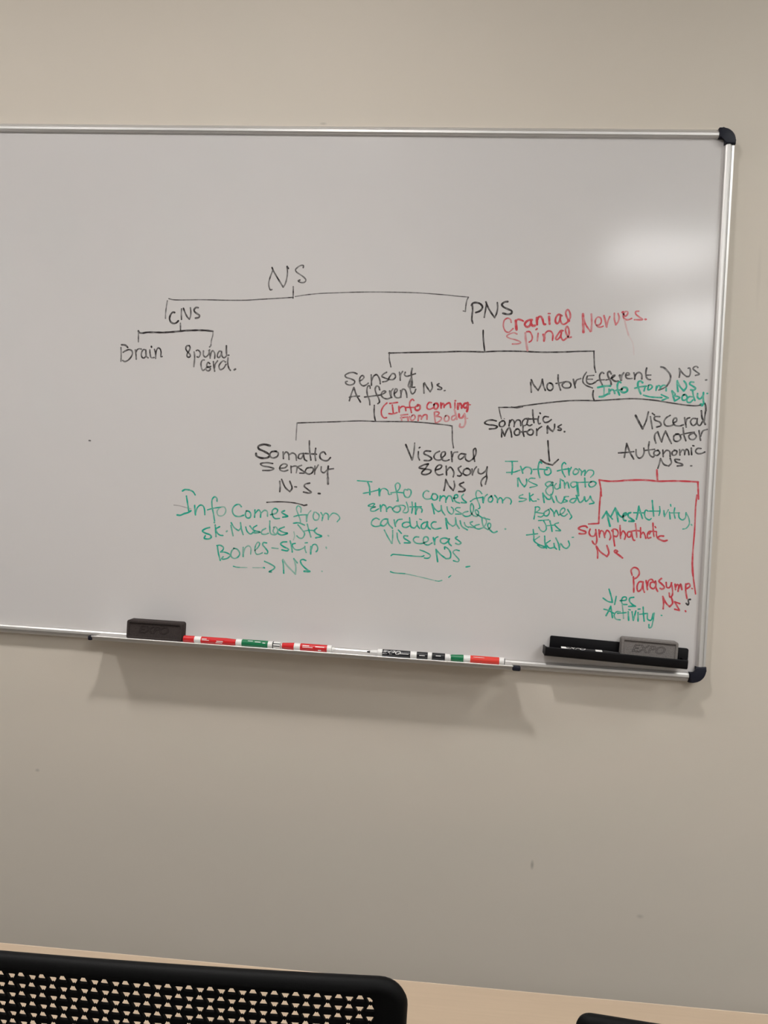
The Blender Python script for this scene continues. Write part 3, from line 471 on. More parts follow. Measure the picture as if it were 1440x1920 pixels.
    ('green handwritten note Info Comes from sk. Muscles, Jts, Bones-skin to NS', 'green', '39 95:-11860,8442 -11799,8408 -11697,8409|33 85:-11697,8409 -11607,8447 -11552,8518|35 90:-11759,8554 -11726,8700 -11683,8907|39 95:-11957,9002 -11880,9004 -11781,8961 -11682,8925 -11634,8886|34 85:-11552,8758 -11540,8862 -11521,8978|33 85:-11523,8935 -11486,8810 -11414,8745 -11349,8766 -11313,8850 -11301,8960|32 80:-11029,8638 -11039,8565 -11091,8537 -11144,8595 -11143,8742 -11102,8912 -11061,9094|35 100:-11072,9125 -11061,9131|28 85:-11244,8846 -11108,8802 -10921,8767|28 55:-10970,8795 -11016,8871 -10986,8955 -10910,8969 -10838,8922 -10811,8835 -10846,8763 -10922,8761|33 80:-10453,8730 -10500,8684 -10574,8694 -10645,8765 -10653,8863 -10598,8940 -10497,8959 -10387,8922|37 95:-11172,9248 -11271,9284 -11337,9337 -11265,9382 -11150,9418 -11120,9460 -11146,9498 -11220,9515 -11284,9500 -11262,9443|37 80:-11043,9185 -11024,9313 -11010,9447|32 80:-10935,9216 -11007,9263 -11024,9301|32 80:-11018,9300 -10976,9372 -10911,9411 -10848,9413|35 60:-10772,9321 -10754,9304|32 75:-10673,9171 -10642,9291 -10611,9406|32 75:-10671,9109 -10596,9215 -10492,9283|31 75:-10492,9283 -10439,9219 -10452,9097|31 75:-10452,9097 -10419,9254 -10375,9368|33 85:-10329,8820 -10350,8901 -10312,8976 -10243,8972 -10221,8894 -10268,8829 -10329,8820|33 85:-10131,8787 -10131,8957|32 85:-10127,8872 -10045,8783 -9999,8831 -9993,8950|31 65:-9997,8865 -9907,8784 -9845,8806 -9831,8915|33 80:-9764,8878 -9629,8828 -9606,8759 -9668,8729 -9726,8783 -9711,8900 -9656,8956 -9553,8951|34 85:-9443,8767 -9509,8805 -9421,8859 -9359,8889 -9477,8918|28 65:-9065,8781 -9070,8680 -9141,8641 -9172,8702 -9131,8818 -9073,8950 -9060,9033|28 80:-9221,8890 -9095,8850 -8925,8832|33 70:-8933,8841 -8920,8983|24 60:-8922,8958 -8892,8805 -8836,8734|30 70:-8758,8764 -8778,8866 -8740,8940 -8664,8927 -8644,8825 -8724,8762|30 75:-8605,8764 -8558,8837 -8569,8947|30 75:-8565,8871 -8502,8775 -8441,8797 -8426,8914|28 70:-8428,8881 -8332,8766 -8229,8786 -8166,8866 -8220,8953|31 80:-10326,9189 -10286,9288 -10205,9343 -10146,9306|30 75:-10232,9158 -10159,9239 -10113,9279|32 85:-10069,9140 -10144,9195 -10141,9246 -9983,9288 -10120,9313 -10155,9298|30 70:-9858,9196 -9942,9252 -9947,9320 -9860,9332 -9792,9303|33 70:-9773,9022 -9765,9174 -9732,9308 -9636,9328 -9569,9282|30 60:-9662,9168 -9683,9254 -9620,9310 -9572,9231 -9628,9150 -9679,9161|32 85:-9431,9139 -9548,9204 -9450,9258 -9346,9277 -9481,9327 -9551,9306|26 40:-9203,9236 -9181,9327 -9201,9421|31 85:-9222,9042 -9103,9027 -8963,9070|30 70:-9117,9070 -9027,9167 -8953,9264 -8999,9367 -9067,9371 -9129,9324|31 75:-8905,9042 -8854,9191 -8804,9331|26 75:-8990,9215 -8855,9182 -8718,9183|34 90:-8679,9122 -8735,9184 -8681,9248 -8558,9300 -8692,9345|35 50:-8412,9275 -8399,9286|34 85:-10967,9653 -10933,9823 -10880,9986|32 85:-10980,9654 -10899,9643 -10821,9688 -10830,9744 -10884,9796|31 80:-10884,9796 -10777,9796 -10675,9833 -10649,9855 -10708,9926 -10819,9958 -10851,9947 -10816,9902|31 75:-10570,9692 -10628,9768 -10629,9879 -10557,9924 -10472,9888 -10432,9806 -10494,9712 -10582,9692|35 70:-10359,9661 -10348,9868|28 60:-10345,9801 -10309,9664 -10236,9617 -10184,9657 -10176,9803|28 70:-10082,9712 -10011,9634 -9979,9547 -10017,9519 -10064,9576 -10082,9712 -10040,9795 -9978,9791 -9905,9756|33 80:-9818,9526 -9893,9524 -9909,9567 -9849,9637 -9783,9719 -9793,9768 -9849,9765|26 80:-10566,10105 -10484,10121 -10409,10120|22 45:-10409,10120 -10247,10113|21 40:-10110,10107 -9849,10095|35 85:-9858,10092 -9839,10097|31 80:-9845,9948 -9718,9995 -9603,10062 -9613,10099 -9673,10145 -9727,10179 -9671,10182|24 75:-9694,9631 -9545,9638|34 90:-9356,9474 -9448,9486 -9495,9531 -9418,9588 -9304,9642 -9327,9674 -9457,9663|35 80:-9277,9452 -9241,9553 -9214,9697|40 60:-9236,9516 -9226,9601|33 90:-9157,9499 -9212,9515 -9228,9564|28 70:-9222,9564 -9156,9633 -9057,9639 -8949,9585|30 65:-8932,9553 -8923,9619 -8894,9691|26 80:-8931,9474 -8876,9465|39 85:-8791,9551 -8788,9715|31 80:-8786,9636 -8744,9506 -8683,9496 -8637,9554 -8639,9627 -8668,9659|35 50:-8442,9543 -8434,9567|35 75:-9426,9893 -9400,10037 -9385,10194|35 50:-9421,9880 -9321,10008 -9113,10196|35 50:-9113,10196 -9116,10020 -9169,9847|31 70:-9169,9847 -9084,9939|33 85:-8890,9873 -8959,9852 -9013,9880 -8991,9952 -8900,10043 -8798,10104|47 100:-8914,10119 -8791,10115|35 50:-8510,10092 -8504,10098'),
    ('faint grey arrow line left of the green word Info', 'black', '21 42:-12045,8778 -11905,8789 -11738,8824 -11636,8843'),
    ('green handwritten note Info comes from smooth Muscle, cardiac Muscle, Visceras to NS', 'green', '25 85:-7812,8000 -7654,8004 -7477,8010|34 85:-7580,8010 -7532,8116 -7510,8301|27 85:-7663,8279 -7531,8248 -7341,8190 -7293,8170|44 85:-7306,8158 -7292,8308|28 75:-7289,8248 -7257,8168 -7186,8146 -7111,8190 -7082,8273 -7022,8264|30 75:-6905,8204 -6849,8129 -6842,8044 -6892,8005 -6944,8050 -6926,8157 -6889,8287 -6864,8406|33 90:-6894,8411 -6864,8412|28 80:-7036,8234 -6917,8216 -6760,8220|31 75:-6667,8155 -6728,8146 -6748,8220 -6707,8307 -6635,8316 -6585,8235 -6595,8152 -6657,8131|30 75:-6188,8161 -6236,8145 -6299,8196 -6307,8280 -6250,8331 -6167,8327 -6120,8312|28 80:-7390,8506 -7409,8495 -7468,8510 -7533,8556 -7453,8567 -7368,8571 -7463,8606 -7472,8661 -7399,8669 -7294,8609|31 70:-7390,8506 -7429,8562|35 80:-7262,8523 -7242,8660|32 80:-7245,8606 -7202,8514 -7140,8541 -7110,8659|31 80:-7112,8611 -7055,8554 -6994,8569 -6973,8616|32 80:-6980,8604 -6929,8655 -6856,8663 -6810,8619 -6814,8547 -6900,8528 -6981,8592|28 70:-6888,8527 -6805,8505 -6732,8507 -6695,8535 -6710,8590 -6743,8651 -6676,8666 -6629,8633 -6635,8537 -6677,8426|32 75:-6551,8419 -6533,8532 -6544,8664|38 85:-6472,8439 -6453,8684|28 80:-6593,8529 -6336,8510|31 80:-6450,8623 -6407,8537 -6347,8540 -6314,8580 -6323,8635|31 75:-7269,8848 -7343,8822 -7424,8881 -7438,8966 -7369,9010 -7272,8999 -7202,8965|31 80:-7101,8827 -7172,8843 -7228,8918 -7225,8978 -7152,8986 -7084,8910 -7076,8826|32 80:-7082,8838 -7046,8944 -6957,9029|35 80:-6931,8842 -6893,8984|30 75:-6896,8936 -6847,8837 -6752,8814|32 80:-6568,8882 -6652,8874 -6734,8915 -6731,8975 -6658,8995 -6553,8941|34 85:-6586,8775 -6567,8894 -6539,8976 -6466,8996 -6420,8945|32 80:-6420,8849 -6397,8944 -6345,9001|24 80:-6363,8789 -6314,8802|34 85:-6174,8848 -6257,8864 -6314,8927 -6298,8992 -6238,8995 -6194,8921 -6187,8837|34 85:-6186,8860 -6156,8967 -6106,9000|34 85:-6096,8214 -6120,8284 -6076,8343 -6009,8332 -5985,8263 -6029,8211 -6097,8207|35 85:-5925,8246 -5933,8355|33 85:-5928,8314 -5864,8243 -5808,8267 -5795,8382|33 85:-5798,8335 -5742,8237 -5688,8247 -5641,8354|33 85:-5625,8285 -5538,8253 -5548,8206 -5595,8209 -5618,8284 -5573,8357 -5491,8384|31 85:-5420,8199 -5452,8235 -5414,8301 -5336,8365 -5451,8371|31 90:-5426,8204 -5413,8181|27 75:-5005,8151 -5062,8093 -5116,8089 -5138,8164 -5106,8271 -5052,8390 -5034,8471 -5067,8486|27 80:-5244,8333 -5173,8275 -4974,8224|31 90:-5251,8333 -5243,8330|38 90:-4980,8224 -4967,8345|27 75:-4962,8318 -4934,8208 -4883,8158|32 85:-4788,8187 -4852,8244 -4848,8312 -4794,8322 -4757,8253 -4801,8187|31 85:-4722,8170 -4665,8234 -4653,8328|31 85:-4655,8288 -4599,8217 -4557,8242 -4539,8329|28 80:-4541,8289 -4465,8210 -4384,8226 -4348,8285 -4364,8347|32 85:-6105,8433 -6065,8553 -6039,8654|31 80:-6098,8432 -6038,8538 -5953,8602|30 75:-5953,8602 -5900,8571 -5893,8462|30 75:-5893,8462 -5866,8583 -5800,8668|28 75:-5763,8482 -5737,8576 -5653,8640 -5614,8597 -5626,8516 -5668,8484|26 75:-5472,8487 -5539,8491 -5578,8527 -5507,8577 -5424,8620 -5565,8635|30 75:-5292,8559 -5372,8584 -5410,8626 -5354,8671 -5260,8659 -5208,8615|31 75:-5208,8615 -5178,8546 -5177,8438 -5221,8379 -5244,8455 -5224,8576 -5166,8647|31 75:-5166,8647 -5085,8656 -5055,8580 -5092,8521 -5132,8530 -5101,8610 -5045,8640|27 80:-5045,8640 -4962,8683 -4799,8715|31 80:-5988,8835 -6049,8838 -6094,8895 -6070,8962 -6000,8992 -5872,8965|37 90:-5776,8742 -5756,8863 -5730,8970|31 80:-5769,8741 -5709,8847 -5611,8909|30 75:-5611,8909 -5559,8866 -5561,8716|30 75:-5561,8716 -5533,8850 -5467,8949|32 75:-5456,8778 -5409,8898 -5283,8972|28 75:-5359,8814 -5329,8880 -5259,8917|26 75:-5179,8783 -5232,8807 -5195,8859 -5112,8908 -5260,8903|30 75:-5028,8836 -5114,8868 -5125,8909 -5043,8938 -4924,8898|31 70:-4976,8684 -4955,8818 -4910,8897 -4828,8940|30 60:-4924,8898 -4870,8773 -4915,8681 -4962,8683|31 75:-4828,8940 -4777,8876 -4781,8809 -4822,8797 -4839,8852 -4787,8944|33 85:-4787,8944 -4703,9000 -4625,8969|35 60:-4454,8905 -4441,8905|30 70:-7140,9079 -7056,9224 -6958,9369|30 70:-6950,9369 -6943,9233 -6951,9076|28 75:-6850,9130 -6829,9256 -6770,9366|31 85:-6824,9061 -6753,9132|33 85:-6607,9184 -6689,9188 -6687,9233 -6594,9288 -6539,9330 -6674,9341|31 75:-6359,9192 -6434,9196 -6475,9259 -6427,9323 -6321,9340 -6232,9320|31 75:-6247,9320 -6146,9262 -6157,9188 -6225,9184 -6251,9253 -6216,9341 -6141,9359 -6054,9309|35 85:-6030,9188 -5993,9336|30 80:-5994,9313 -5985,9201 -5928,9160|33 80:-5672,9205 -5777,9181 -5865,9216 -5862,9276 -5785,9309 -5699,9251 -5673,9190|33 85:-5694,9214 -5675,9295 -5620,9344|32 80:-5498,9135 -5540,9168 -5463,9223 -5409,9272 -5459,9305 -5526,9286|28 85:-6958,9647 -6922,9618 -6817,9616 -6561,9623 -6246,9620 -6217,9603|28 85:-6313,9481 -6192,9519 -6076,9587 -6095,9641 -6154,9659 -6207,9655|34 85:-5957,9446 -5935,9564 -5905,9719|32 80:-5957,9446 -5862,9545 -5723,9641|33 85:-5723,9641 -5635,9621 -5625,9516 -5690,9415 -5767,9382 -5764,9427|28 75:-5436,9445 -5526,9435 -5575,9483 -5519,9554 -5432,9653 -5453,9692 -5557,9676|30 90:-5269,9800 -5188,9780|26 80:-6953,10007 -6885,10026 -6614,10032|19 55:-6614,10032 -6371,10069 -6084,10119 -5934,10147|22 75:-5934,10147 -5859,10154 -5786,10130|26 80:-5641,10054 -5598,10014'),
    ('green handwritten note Info from NS going to sk. Muscles Bones Jts + Skin', 'green', '26 80:-4527,7405 -4259,7392|33 85:-4380,7406 -4366,7528 -4373,7685|28 85:-4489,7650 -4327,7634 -4200,7586|35 90:-4188,7503 -4160,7568 -4132,7648|31 80:-4143,7583 -4074,7514 -3976,7526 -3940,7590 -3953,7656|33 85:-3731,7407 -3774,7376 -3801,7468 -3794,7599 -3755,7728|28 85:-3910,7555 -3765,7540 -3635,7542|33 85:-3603,7540 -3659,7559 -3646,7641 -3580,7662 -3519,7602 -3557,7505 -3621,7500|31 80:-3208,7398 -3242,7367 -3287,7427 -3271,7573 -3209,7684|28 85:-3384,7562 -3249,7523 -3122,7500|35 90:-3147,7493 -3123,7639|28 80:-3126,7582 -3084,7466|31 80:-2994,7494 -3039,7562 -3019,7618 -2956,7606 -2919,7539 -2978,7493|30 85:-2914,7490 -2855,7552 -2859,7626|30 85:-2861,7585 -2785,7516 -2786,7631|28 80:-2780,7598 -2705,7512 -2608,7524 -2597,7589 -2657,7665|32 80:-4239,7769 -4221,7949|31 80:-4215,7759 -4170,7848 -4083,7950|31 80:-4083,7950 -4038,7874 -4044,7776|26 75:-3859,7750 -3964,7755 -4001,7806 -3909,7859 -3802,7903 -3961,7960|30 75:-3458,7828 -3556,7808 -3626,7861 -3583,7916 -3505,7863 -3475,7812|28 75:-3474,7845 -3449,8008 -3492,8108 -3574,8080 -3611,8000 -3551,7915 -3456,7877|30 75:-3393,7841 -3430,7908 -3387,7963 -3324,7936 -3312,7853|30 85:-3310,7739 -3236,7776|30 80:-3308,7771 -3300,7934|31 80:-3218,7799 -3203,7930|31 80:-3199,7864 -3154,7796 -3107,7925|31 75:-2962,7786 -3042,7791 -3080,7841 -3036,7905 -2958,7868 -2929,7801|50 85:-2937,7802 -2921,7948 -2898,8077|33 80:-2783,7688 -2757,7882|26 80:-2914,7792 -2659,7771|31 80:-2643,7762 -2688,7821 -2653,7877 -2574,7856 -2530,7789 -2596,7752 -2651,7771|28 75:-4106,8124 -4177,8160 -4183,8194 -4085,8205 -4020,8218 -4082,8262 -4179,8279|33 80:-3962,8083 -3945,8255|28 80:-3880,8104 -3942,8156|28 80:-3941,8181 -3888,8252 -3807,8248|31 80:-3777,8205 -3753,8212|35 85:-3671,8068 -3649,8182 -3631,8271|32 85:-3671,8076 -3568,8194|32 85:-3568,8194 -3503,8191 -3493,8084|33 85:-3493,8084 -3455,8188 -3416,8260|31 80:-3386,8119 -3340,8231 -3257,8268 -3213,8192 -3201,8126|30 80:-3113,8113 -3185,8125 -3198,8175 -3132,8212 -3210,8249|31 80:-2943,8145 -3038,8166 -3075,8217 -3002,8246 -2941,8177|33 80:-2946,8080 -2911,8143 -2858,8230 -2781,8169 -2769,8103|31 80:-2761,8103 -2732,8199 -2670,8147 -2642,8080|32 85:-2642,8080 -2606,8160 -2555,8222 -2649,8252|28 80:-3816,8379 -3818,8503 -3834,8651|28 80:-3824,8388 -3752,8376 -3717,8415 -3778,8484 -3810,8502|26 75:-3794,8501 -3680,8512 -3614,8524 -3675,8593 -3748,8589|30 80:-3523,8421 -3616,8492 -3613,8557 -3548,8562 -3504,8486 -3523,8421|30 80:-3492,8395 -3424,8465 -3395,8562|30 80:-3397,8513 -3361,8429 -3326,8492 -3299,8540|28 80:-3292,8523 -3213,8486 -3170,8402 -3204,8371 -3265,8424 -3260,8521 -3178,8550 -3116,8497|30 85:-3114,8399 -3052,8494 -3017,8557 -3054,8608|25 80:-3735,8679 -3511,8650|28 80:-3623,8672 -3569,8768 -3556,8865 -3609,8918 -3676,8889 -3719,8825|33 85:-3485,8673 -3447,8794 -3425,8899|26 80:-3552,8783 -3376,8757|30 85:-3298,8704 -3377,8741 -3308,8819 -3241,8872 -3345,8878|31 85:-3838,8881 -3813,9044 -3808,9126 -3707,9202 -3542,9258 -3639,9272 -3722,9219|28 85:-3977,9012 -3736,8969|28 75:-3692,9029 -3793,9109|33 85:-3580,9014 -3563,9177 -3525,9282|28 80:-3454,9105 -3547,9176|31 85:-3546,9193 -3461,9270 -3349,9247|33 85:-3370,9166 -3349,9247 -3307,9285|31 85:-3336,9041 -3274,9161 -3242,9298|31 80:-3245,9241 -3225,9158 -3157,9236 -3091,9256 -3031,9179 -3060,9091|26 70:-2984,9008 -2953,9003'),
    ('red bracket line under Autonomic NS', 'red', '40 100:-1250,7436 -1224,7675|38 100:-2469,7716 -2264,7732 -2050,7717 -1880,7693 -1539,7669 -1369,7671 -1220,7679 -945,7661 -670,7651 -364,7653|33 95:-2469,7716 -2427,7890 -2401,8064|34 95:-2419,7955 -2430,8242 -2428,8670|34 100:-2428,8670 -2643,8693|35 95:-371,7654 -338,8022|32 85:-376,7937 -389,8176 -383,8676 -396,9221 -394,9439 -379,9612 -366,9698|32 90:-393,9235 -388,9420 -353,9734 -289,10082'),
    ('green handwritten note up arrow yes Activity', 'green', '37 95:-2357,8549 -2275,8398|41 100:-2275,8398 -2228,8565 -2182,8717|33 90:-2274,8405 -2209,8487 -2137,8560|35 90:-2178,8516 -2091,8311|39 95:-2091,8311 -2045,8462 -2014,8608|38 95:-2082,8326 -1984,8475 -1937,8503|40 95:-1937,8503 -1850,8436 -1852,8406 -1896,8424 -1914,8502 -1888,8570 -1850,8575|38 95:-1755,8393 -1806,8419 -1802,8480 -1724,8538 -1670,8573 -1782,8587|35 95:-1590,8245 -1604,8392 -1627,8532|33 90:-1589,8253 -1500,8510|33 95:-1694,8394 -1477,8385|31 85:-1389,8342 -1436,8322 -1461,8400 -1426,8498 -1349,8532 -1314,8500|33 90:-1312,8107 -1288,8283 -1264,8443|28 85:-1360,8340 -1136,8328|28 85:-1149,8229 -1135,8336 -1153,8422|34 85:-1054,8316 -1033,8438|24 70:-1033,8438 -959,8288|31 85:-934,8340 -911,8485|28 85:-920,8171 -911,8209|31 85:-827,8243 -836,8351 -808,8464|24 80:-925,8355 -718,8344|30 80:-740,8345 -719,8452 -650,8494 -593,8445 -584,8337|26 75:-585,8329 -518,8456 -504,8578 -566,8673 -632,8692|33 70:-460,8583 -448,8597'),
    ('red handwritten words Symphathetic Ns', 'red', '38 95:-2670,8771 -2706,8744 -2809,8761 -2858,8805 -2793,8837 -2699,8867 -2697,8902 -2766,8918 -2835,8916|35 90:-2605,8803 -2623,8886 -2580,8954 -2511,8950 -2480,8878 -2484,8808|35 90:-2483,8819 -2459,8947 -2448,9052 -2472,9136 -2513,9115 -2545,9064|35 90:-2415,8810 -2395,8967|34 90:-2398,8908 -2368,8825 -2321,8845 -2280,8972|34 90:-2283,8914 -2243,8812 -2195,8838 -2155,8953 -2174,9013|35 90:-2118,8787 -2099,8927 -2059,9141|34 90:-2140,8812 -2096,8774 -2026,8794 -1999,8862 -2030,8934 -2088,8926|34 85:-1969,8691 -1955,8848 -1942,8970|34 90:-1946,8906 -1900,8804 -1851,8854 -1837,8912 -1856,8983|34 90:-1716,8823 -1774,8814 -1805,8863 -1779,8932 -1734,8917 -1716,8835|35 95:-1710,8834 -1687,8938 -1661,8995 -1639,8994|33 80:-1641,8632 -1616,8782 -1597,8921|33 95:-1762,8814 -1639,8783 -1536,8784|33 90:-1529,8713 -1517,8928|33 90:-1520,8870 -1467,8809 -1429,8865 -1403,8939|35 90:-2453,9170 -2418,9285 -2410,9431|35 90:-2453,9170 -2366,9282 -2212,9384|38 90:-2212,9384 -2176,9306 -2225,9145|35 90:-2002,9243 -2042,9234 -2064,9264 -2028,9285 -1989,9260|40 100:-2046,9281 -1963,9334 -1879,9394|33 95:-1333,8839 -1306,8776 -1350,8794 -1376,8872 -1358,8933 -1299,8914|33 90:-1271,8597 -1254,8773 -1233,8887|28 90:-1336,8778 -1186,8777|31 90:-1186,8785 -1182,8861 -1156,8921|31 90:-1222,8671 -1206,8693|39 95:-1032,8868 -1106,8872 -1149,8913 -1087,8956 -1011,8974 -953,8956'),
    ('red handwritten words Parasymp. Ns.', 'red', '35 90:-1624,9794 -1606,9961 -1597,10128|35 85:-1653,9758 -1678,9648 -1617,9588 -1533,9620 -1501,9711 -1542,9798 -1613,9840|35 90:-1410,9892 -1491,9897 -1532,9993 -1507,10104 -1446,10062 -1409,9911|35 90:-1410,9892 -1402,10041 -1371,10114|35 90:-1348,9860 -1310,10054|33 90:-1314,9979 -1294,9857 -1232,9825 -1174,9896|35 90:-1157,9876 -1246,9901 -1250,9994 -1185,10027 -1135,9950 -1149,9857|35 90:-1147,9894 -1122,10023 -1092,10077|38 95:-1025,9794 -1077,9853 -1010,9914 -952,9985 -1004,10025 -1041,10009|33 90:-922,9871 -898,9981 -844,9978 -804,9873|33 90:-813,9874 -777,10039 -780,10150 -823,10190 -846,10099|35 95:-731,9896 -716,10016|35 95:-718,9979 -686,9903 -658,9920 -660,10050|35 95:-654,9994 -614,9889 -581,10008|37 95:-507,9882 -498,10039 -463,10195|35 95:-506,9891 -436,9868 -415,9923 -483,9983|31 90:-373,9970 -362,9973|35 90:-977,10182 -952,10310 -954,10450|35 90:-977,10182 -897,10325 -821,10395|38 90:-821,10395 -762,10316 -797,10179|35 95:-609,10316 -719,10282|35 95:-719,10282 -611,10455|35 95:-610,10464 -711,10443|35 95:-484,10465 -475,10478'),
    ('small black tick beside Parasymp. Ns.', 'black', '34 100:-390,10209 -435,10221 -422,10294 -438,10332 -475,10301'),
    ("green handwritten note down arrow yes Activity at the board's lower right", 'green', '33 95:-2128,10096 -2074,10252 -2039,10381|31 90:-2039,10381 -2132,10368 -2245,10300|31 85:-1965,10245 -1991,10424|31 90:-1878,10333 -1751,10306 -1754,10250 -1818,10254 -1850,10331 -1819,10404 -1728,10407|33 90:-1591,10240 -1672,10263 -1677,10329 -1600,10408 -1544,10433|33 90:-1544,10434 -1689,10446|27 85:-1685,10517 -1649,10520|27 85:-1486,10494 -1441,10486|33 90:-2071,10467 -2111,10573 -2161,10679|33 90:-2071,10467 -2021,10716|30 85:-2214,10542 -2140,10556 -1990,10621|30 70:-1864,10575 -1937,10580 -1988,10658 -1947,10740 -1855,10752|26 60:-1827,10423 -1800,10589 -1784,10719|28 85:-1917,10616 -1736,10585|34 90:-1692,10564 -1673,10749|33 85:-1610,10558 -1573,10743|31 85:-1573,10743 -1530,10534|32 85:-1482,10568 -1472,10754|32 85:-1380,10441 -1363,10598 -1342,10746|28 85:-1444,10603 -1300,10575|32 85:-1282,10574 -1266,10703 -1202,10718 -1156,10566|30 75:-1138,10555 -1156,10733 -1185,10866 -1229,10887 -1237,10813|28 80:-988,10595 -973,10598'),
    ('small dark speck on the empty left part of the board', 'black', '31 90:-14163,7383 -14130,7385'),
]

def catmull(pts, step):
    if len(pts) < 3:
        n = max(1, int((pts[1] - pts[0]).length / step)) if len(pts) == 2 else 1
        return [pts[0].lerp(pts[-1], i / n) for i in range(n + 1)]
    P = [pts[0] * 2 - pts[1]] + pts + [pts[-1] * 2 - pts[-2]]
    out = []
    for i in range(1, len(P) - 2):
        p0, p1, p2, p3 = P[i - 1:i + 3]
        n = max(2, min(14, int((p2 - p1).length / step)))
        # centripetal knots keep tight letters from overshooting
        d = lambda a, b: max(1e-6, (a - b).length) ** .5
        t1 = d(p0, p1); t2 = t1 + d(p1, p2); t3 = t2 + d(p2, p3)
        for k in range(n):
            t = t1 + (t2 - t1) * k / n
            a1 = p0 * ((t1 - t) / t1) + p1 * (t / t1)
            a2 = p1 * ((t2 - t) / (t2 - t1)) + p2 * ((t - t1) / (t2 - t1))
            a3 = p2 * ((t3 - t) / (t3 - t2)) + p3 * ((t - t2) / (t3 - t2))
            b1 = a1 * ((t2 - t) / t2) + a2 * (t / t2)
            b2 = a2 * ((t3 - t) / (t3 - t1)) + a3 * ((t - t1) / (t3 - t1))
            out.append(b1 * ((t2 - t) / (t2 - t1)) + b2 * ((t - t1) / (t2 - t1)))
    out.append(pts[-1])
    return out

rng = random.Random(4)
layer_no = 0
def write(label, ink, text):
    """pen strokes of one note: 'width density: x,z x,z ...' in tenths of a millimetre from the board's corner"""
    global layer_no
    bm = bmesh.new()
    den = bm.verts.layers.float.new('ink_load')
    for st in text.split('|'):
        head, body = st.split(':')
        wd, dn = (float(v) for v in head.split())
        pts = []
        for q in body.split():
            a, b = q.split(',')
            pts.append(Vector((float(a) * 1e-4, -float(b) * 1e-4)))
        wd *= 1e-4 * INKW
        dn = min(1.0, dn / 100 * INK_LOAD[ink])
        line = catmull(pts, .0012)
        layer_no += 1
        y = PANEL_Y - .00012 - (layer_no % 40) * .000004
        n = len(line)
        left, right = [], []
        ph = rng.uniform(0, 6)
        for i, p in enumerate(line):
            t = (line[min(i + 1, n - 1)] - line[max(i - 1, 0)])
            if t.length < 1e-9: t = Vector((1, 0))
            t.normalize()
            nr = Vector((-t.y, t.x))
            hw = wd / 2 * (1 + .08 * math.sin(ph + i * .5))
            dv = dn * (1 + .10 * math.sin(ph * 2 + i * .31))
            if i in (0, n - 1) and n > 3: dv = min(1, dv * 1.15)
            vs = []
            for s in (1, -1):
                v = bm.verts.new((p.x + nr.x * hw * s, y, p.y + nr.y * hw * s))
                v[den] = dv
                vs.append(v)
            left.append(vs[0]); right.append(vs[1])
        for i in range(n - 1):
            try: bm.faces.new((left[i], left[i + 1], right[i + 1], right[i]))
            except ValueError: pass
        for idx, sgn in ((0, -1), (n - 1, 1)):        # round pen ends
            p = line[idx]
            t = (line[min(idx + 1, n - 1)] - line[max(idx - 1, 0)]).normalized()
            nr = Vector((-t.y, t.x))
            fan = [left[idx]]
            for k in range(1, 5):
                a = PI / 2 - k * PI / 5
                o_ = p + (nr * math.sin(a) + t * sgn * math.cos(a)) * wd / 2
                v = bm.verts.new((o_.x, y, o_.y)); v[den] = dn
                fan.append(v)
            fan.append(right[idx])
            try: bm.faces.new(fan)
            except ValueError: pass
    bmesh.ops.recalc_face_normals(bm, faces=bm.faces[:])
    for f in bm.faces:
        f.normal_update()
        if f.normal.y > 0: f.normal_flip()
    me = bpy.data.meshes.new('handwriting')
    bm.to_mesh(me); bm.free()
    me.materials.append(INK[ink])
    o = bpy.data.objects.new('branch_line' if 'line' in label.split(' from ')[0] and 'underline' not in label else ('ink_speck' if 'speck' in label else 'handwriting'), me)
    COL.objects.link(o)
    o.parent = panel
    tag(o, label)
INKW = 1.06
for lab, ink, text in NOTES:
    write(lab, ink, text)

# ------------------------------------------------------------------ pen tray under the board
TX0, TX1 = -1.353, -.417
TRAY_Z = 1.1775                      # surface the pens lie on
tray = empty('pen_tray', ((TX0 + TX1) / 2, -.055, TRAY_Z))
tag(tray, 'long shallow aluminium pen tray along the bottom edge of the whiteboard', 'tray')
lx = (TX1 - TX0) / 2
prof = [(-.0275, .0005), (-.0275, -.0055), (-.070, -.0068), (-.0780, -.0072), (-.0815, -.0060), (-.0858, .0008), (-.0862, .0026), (-.0856, .0036),
        (-.0834, .0036), (-.0825, .0000), (-.075, -.0002)]
bm = bmesh.new()
extrude_x(bm, [(y + .055, z) for y, z in prof], -lx, lx)
link('tray_profile', bm, M_ALU, tray, smooth=40)
for s in (-1, 1):
    bm = bmesh.new()
    ext = .008 if s < 0 else .016
    x0, x1 = (s * lx - ext, s * lx + .0015) if s < 0 else (s * lx - .0015, s * lx + ext)
    box(bm, x0, x1, -.0320, -.018, -.0072, .0036, .003, 3)
    tag(link('end_cap', bm, M_NAVY, tray, smooth=40), 'navy-black plastic end cap')

# ------------------------------------------------------------------ things lying on the tray
def lettering_on_barrel(bm, s, x, r, size, ang, mi, bold=.0, shear=0.0, sx=1.0):
    """lettering wrapped round a barrel whose axis is x; ang 0 faces the room, positive is up"""
    if s == 'bar':                       # plain printed bar along the barrel
        vs = [(-size / 2 + size * i / 6, h) for h in (-sx, -sx / 3, sx / 3, sx) for i in range(7)]
        fs = [(j * 7 + i, j * 7 + i + 1, j * 7 + i + 8, j * 7 + i + 7) for j in range(3) for i in range(6)]
    else:
        vs, fs = text_mesh(s, size, bold, shear, sx)
    new = []
    for u, v in vs:
        a = ang + v / r
        new.append(bm.verts.new((x + u, -r * math.cos(a), r * math.sin(a))))
    for f in fs:
        try:
            q = bm.faces.new([new[i] for i in f]); q.material_index = mi
        except ValueError:
            pass

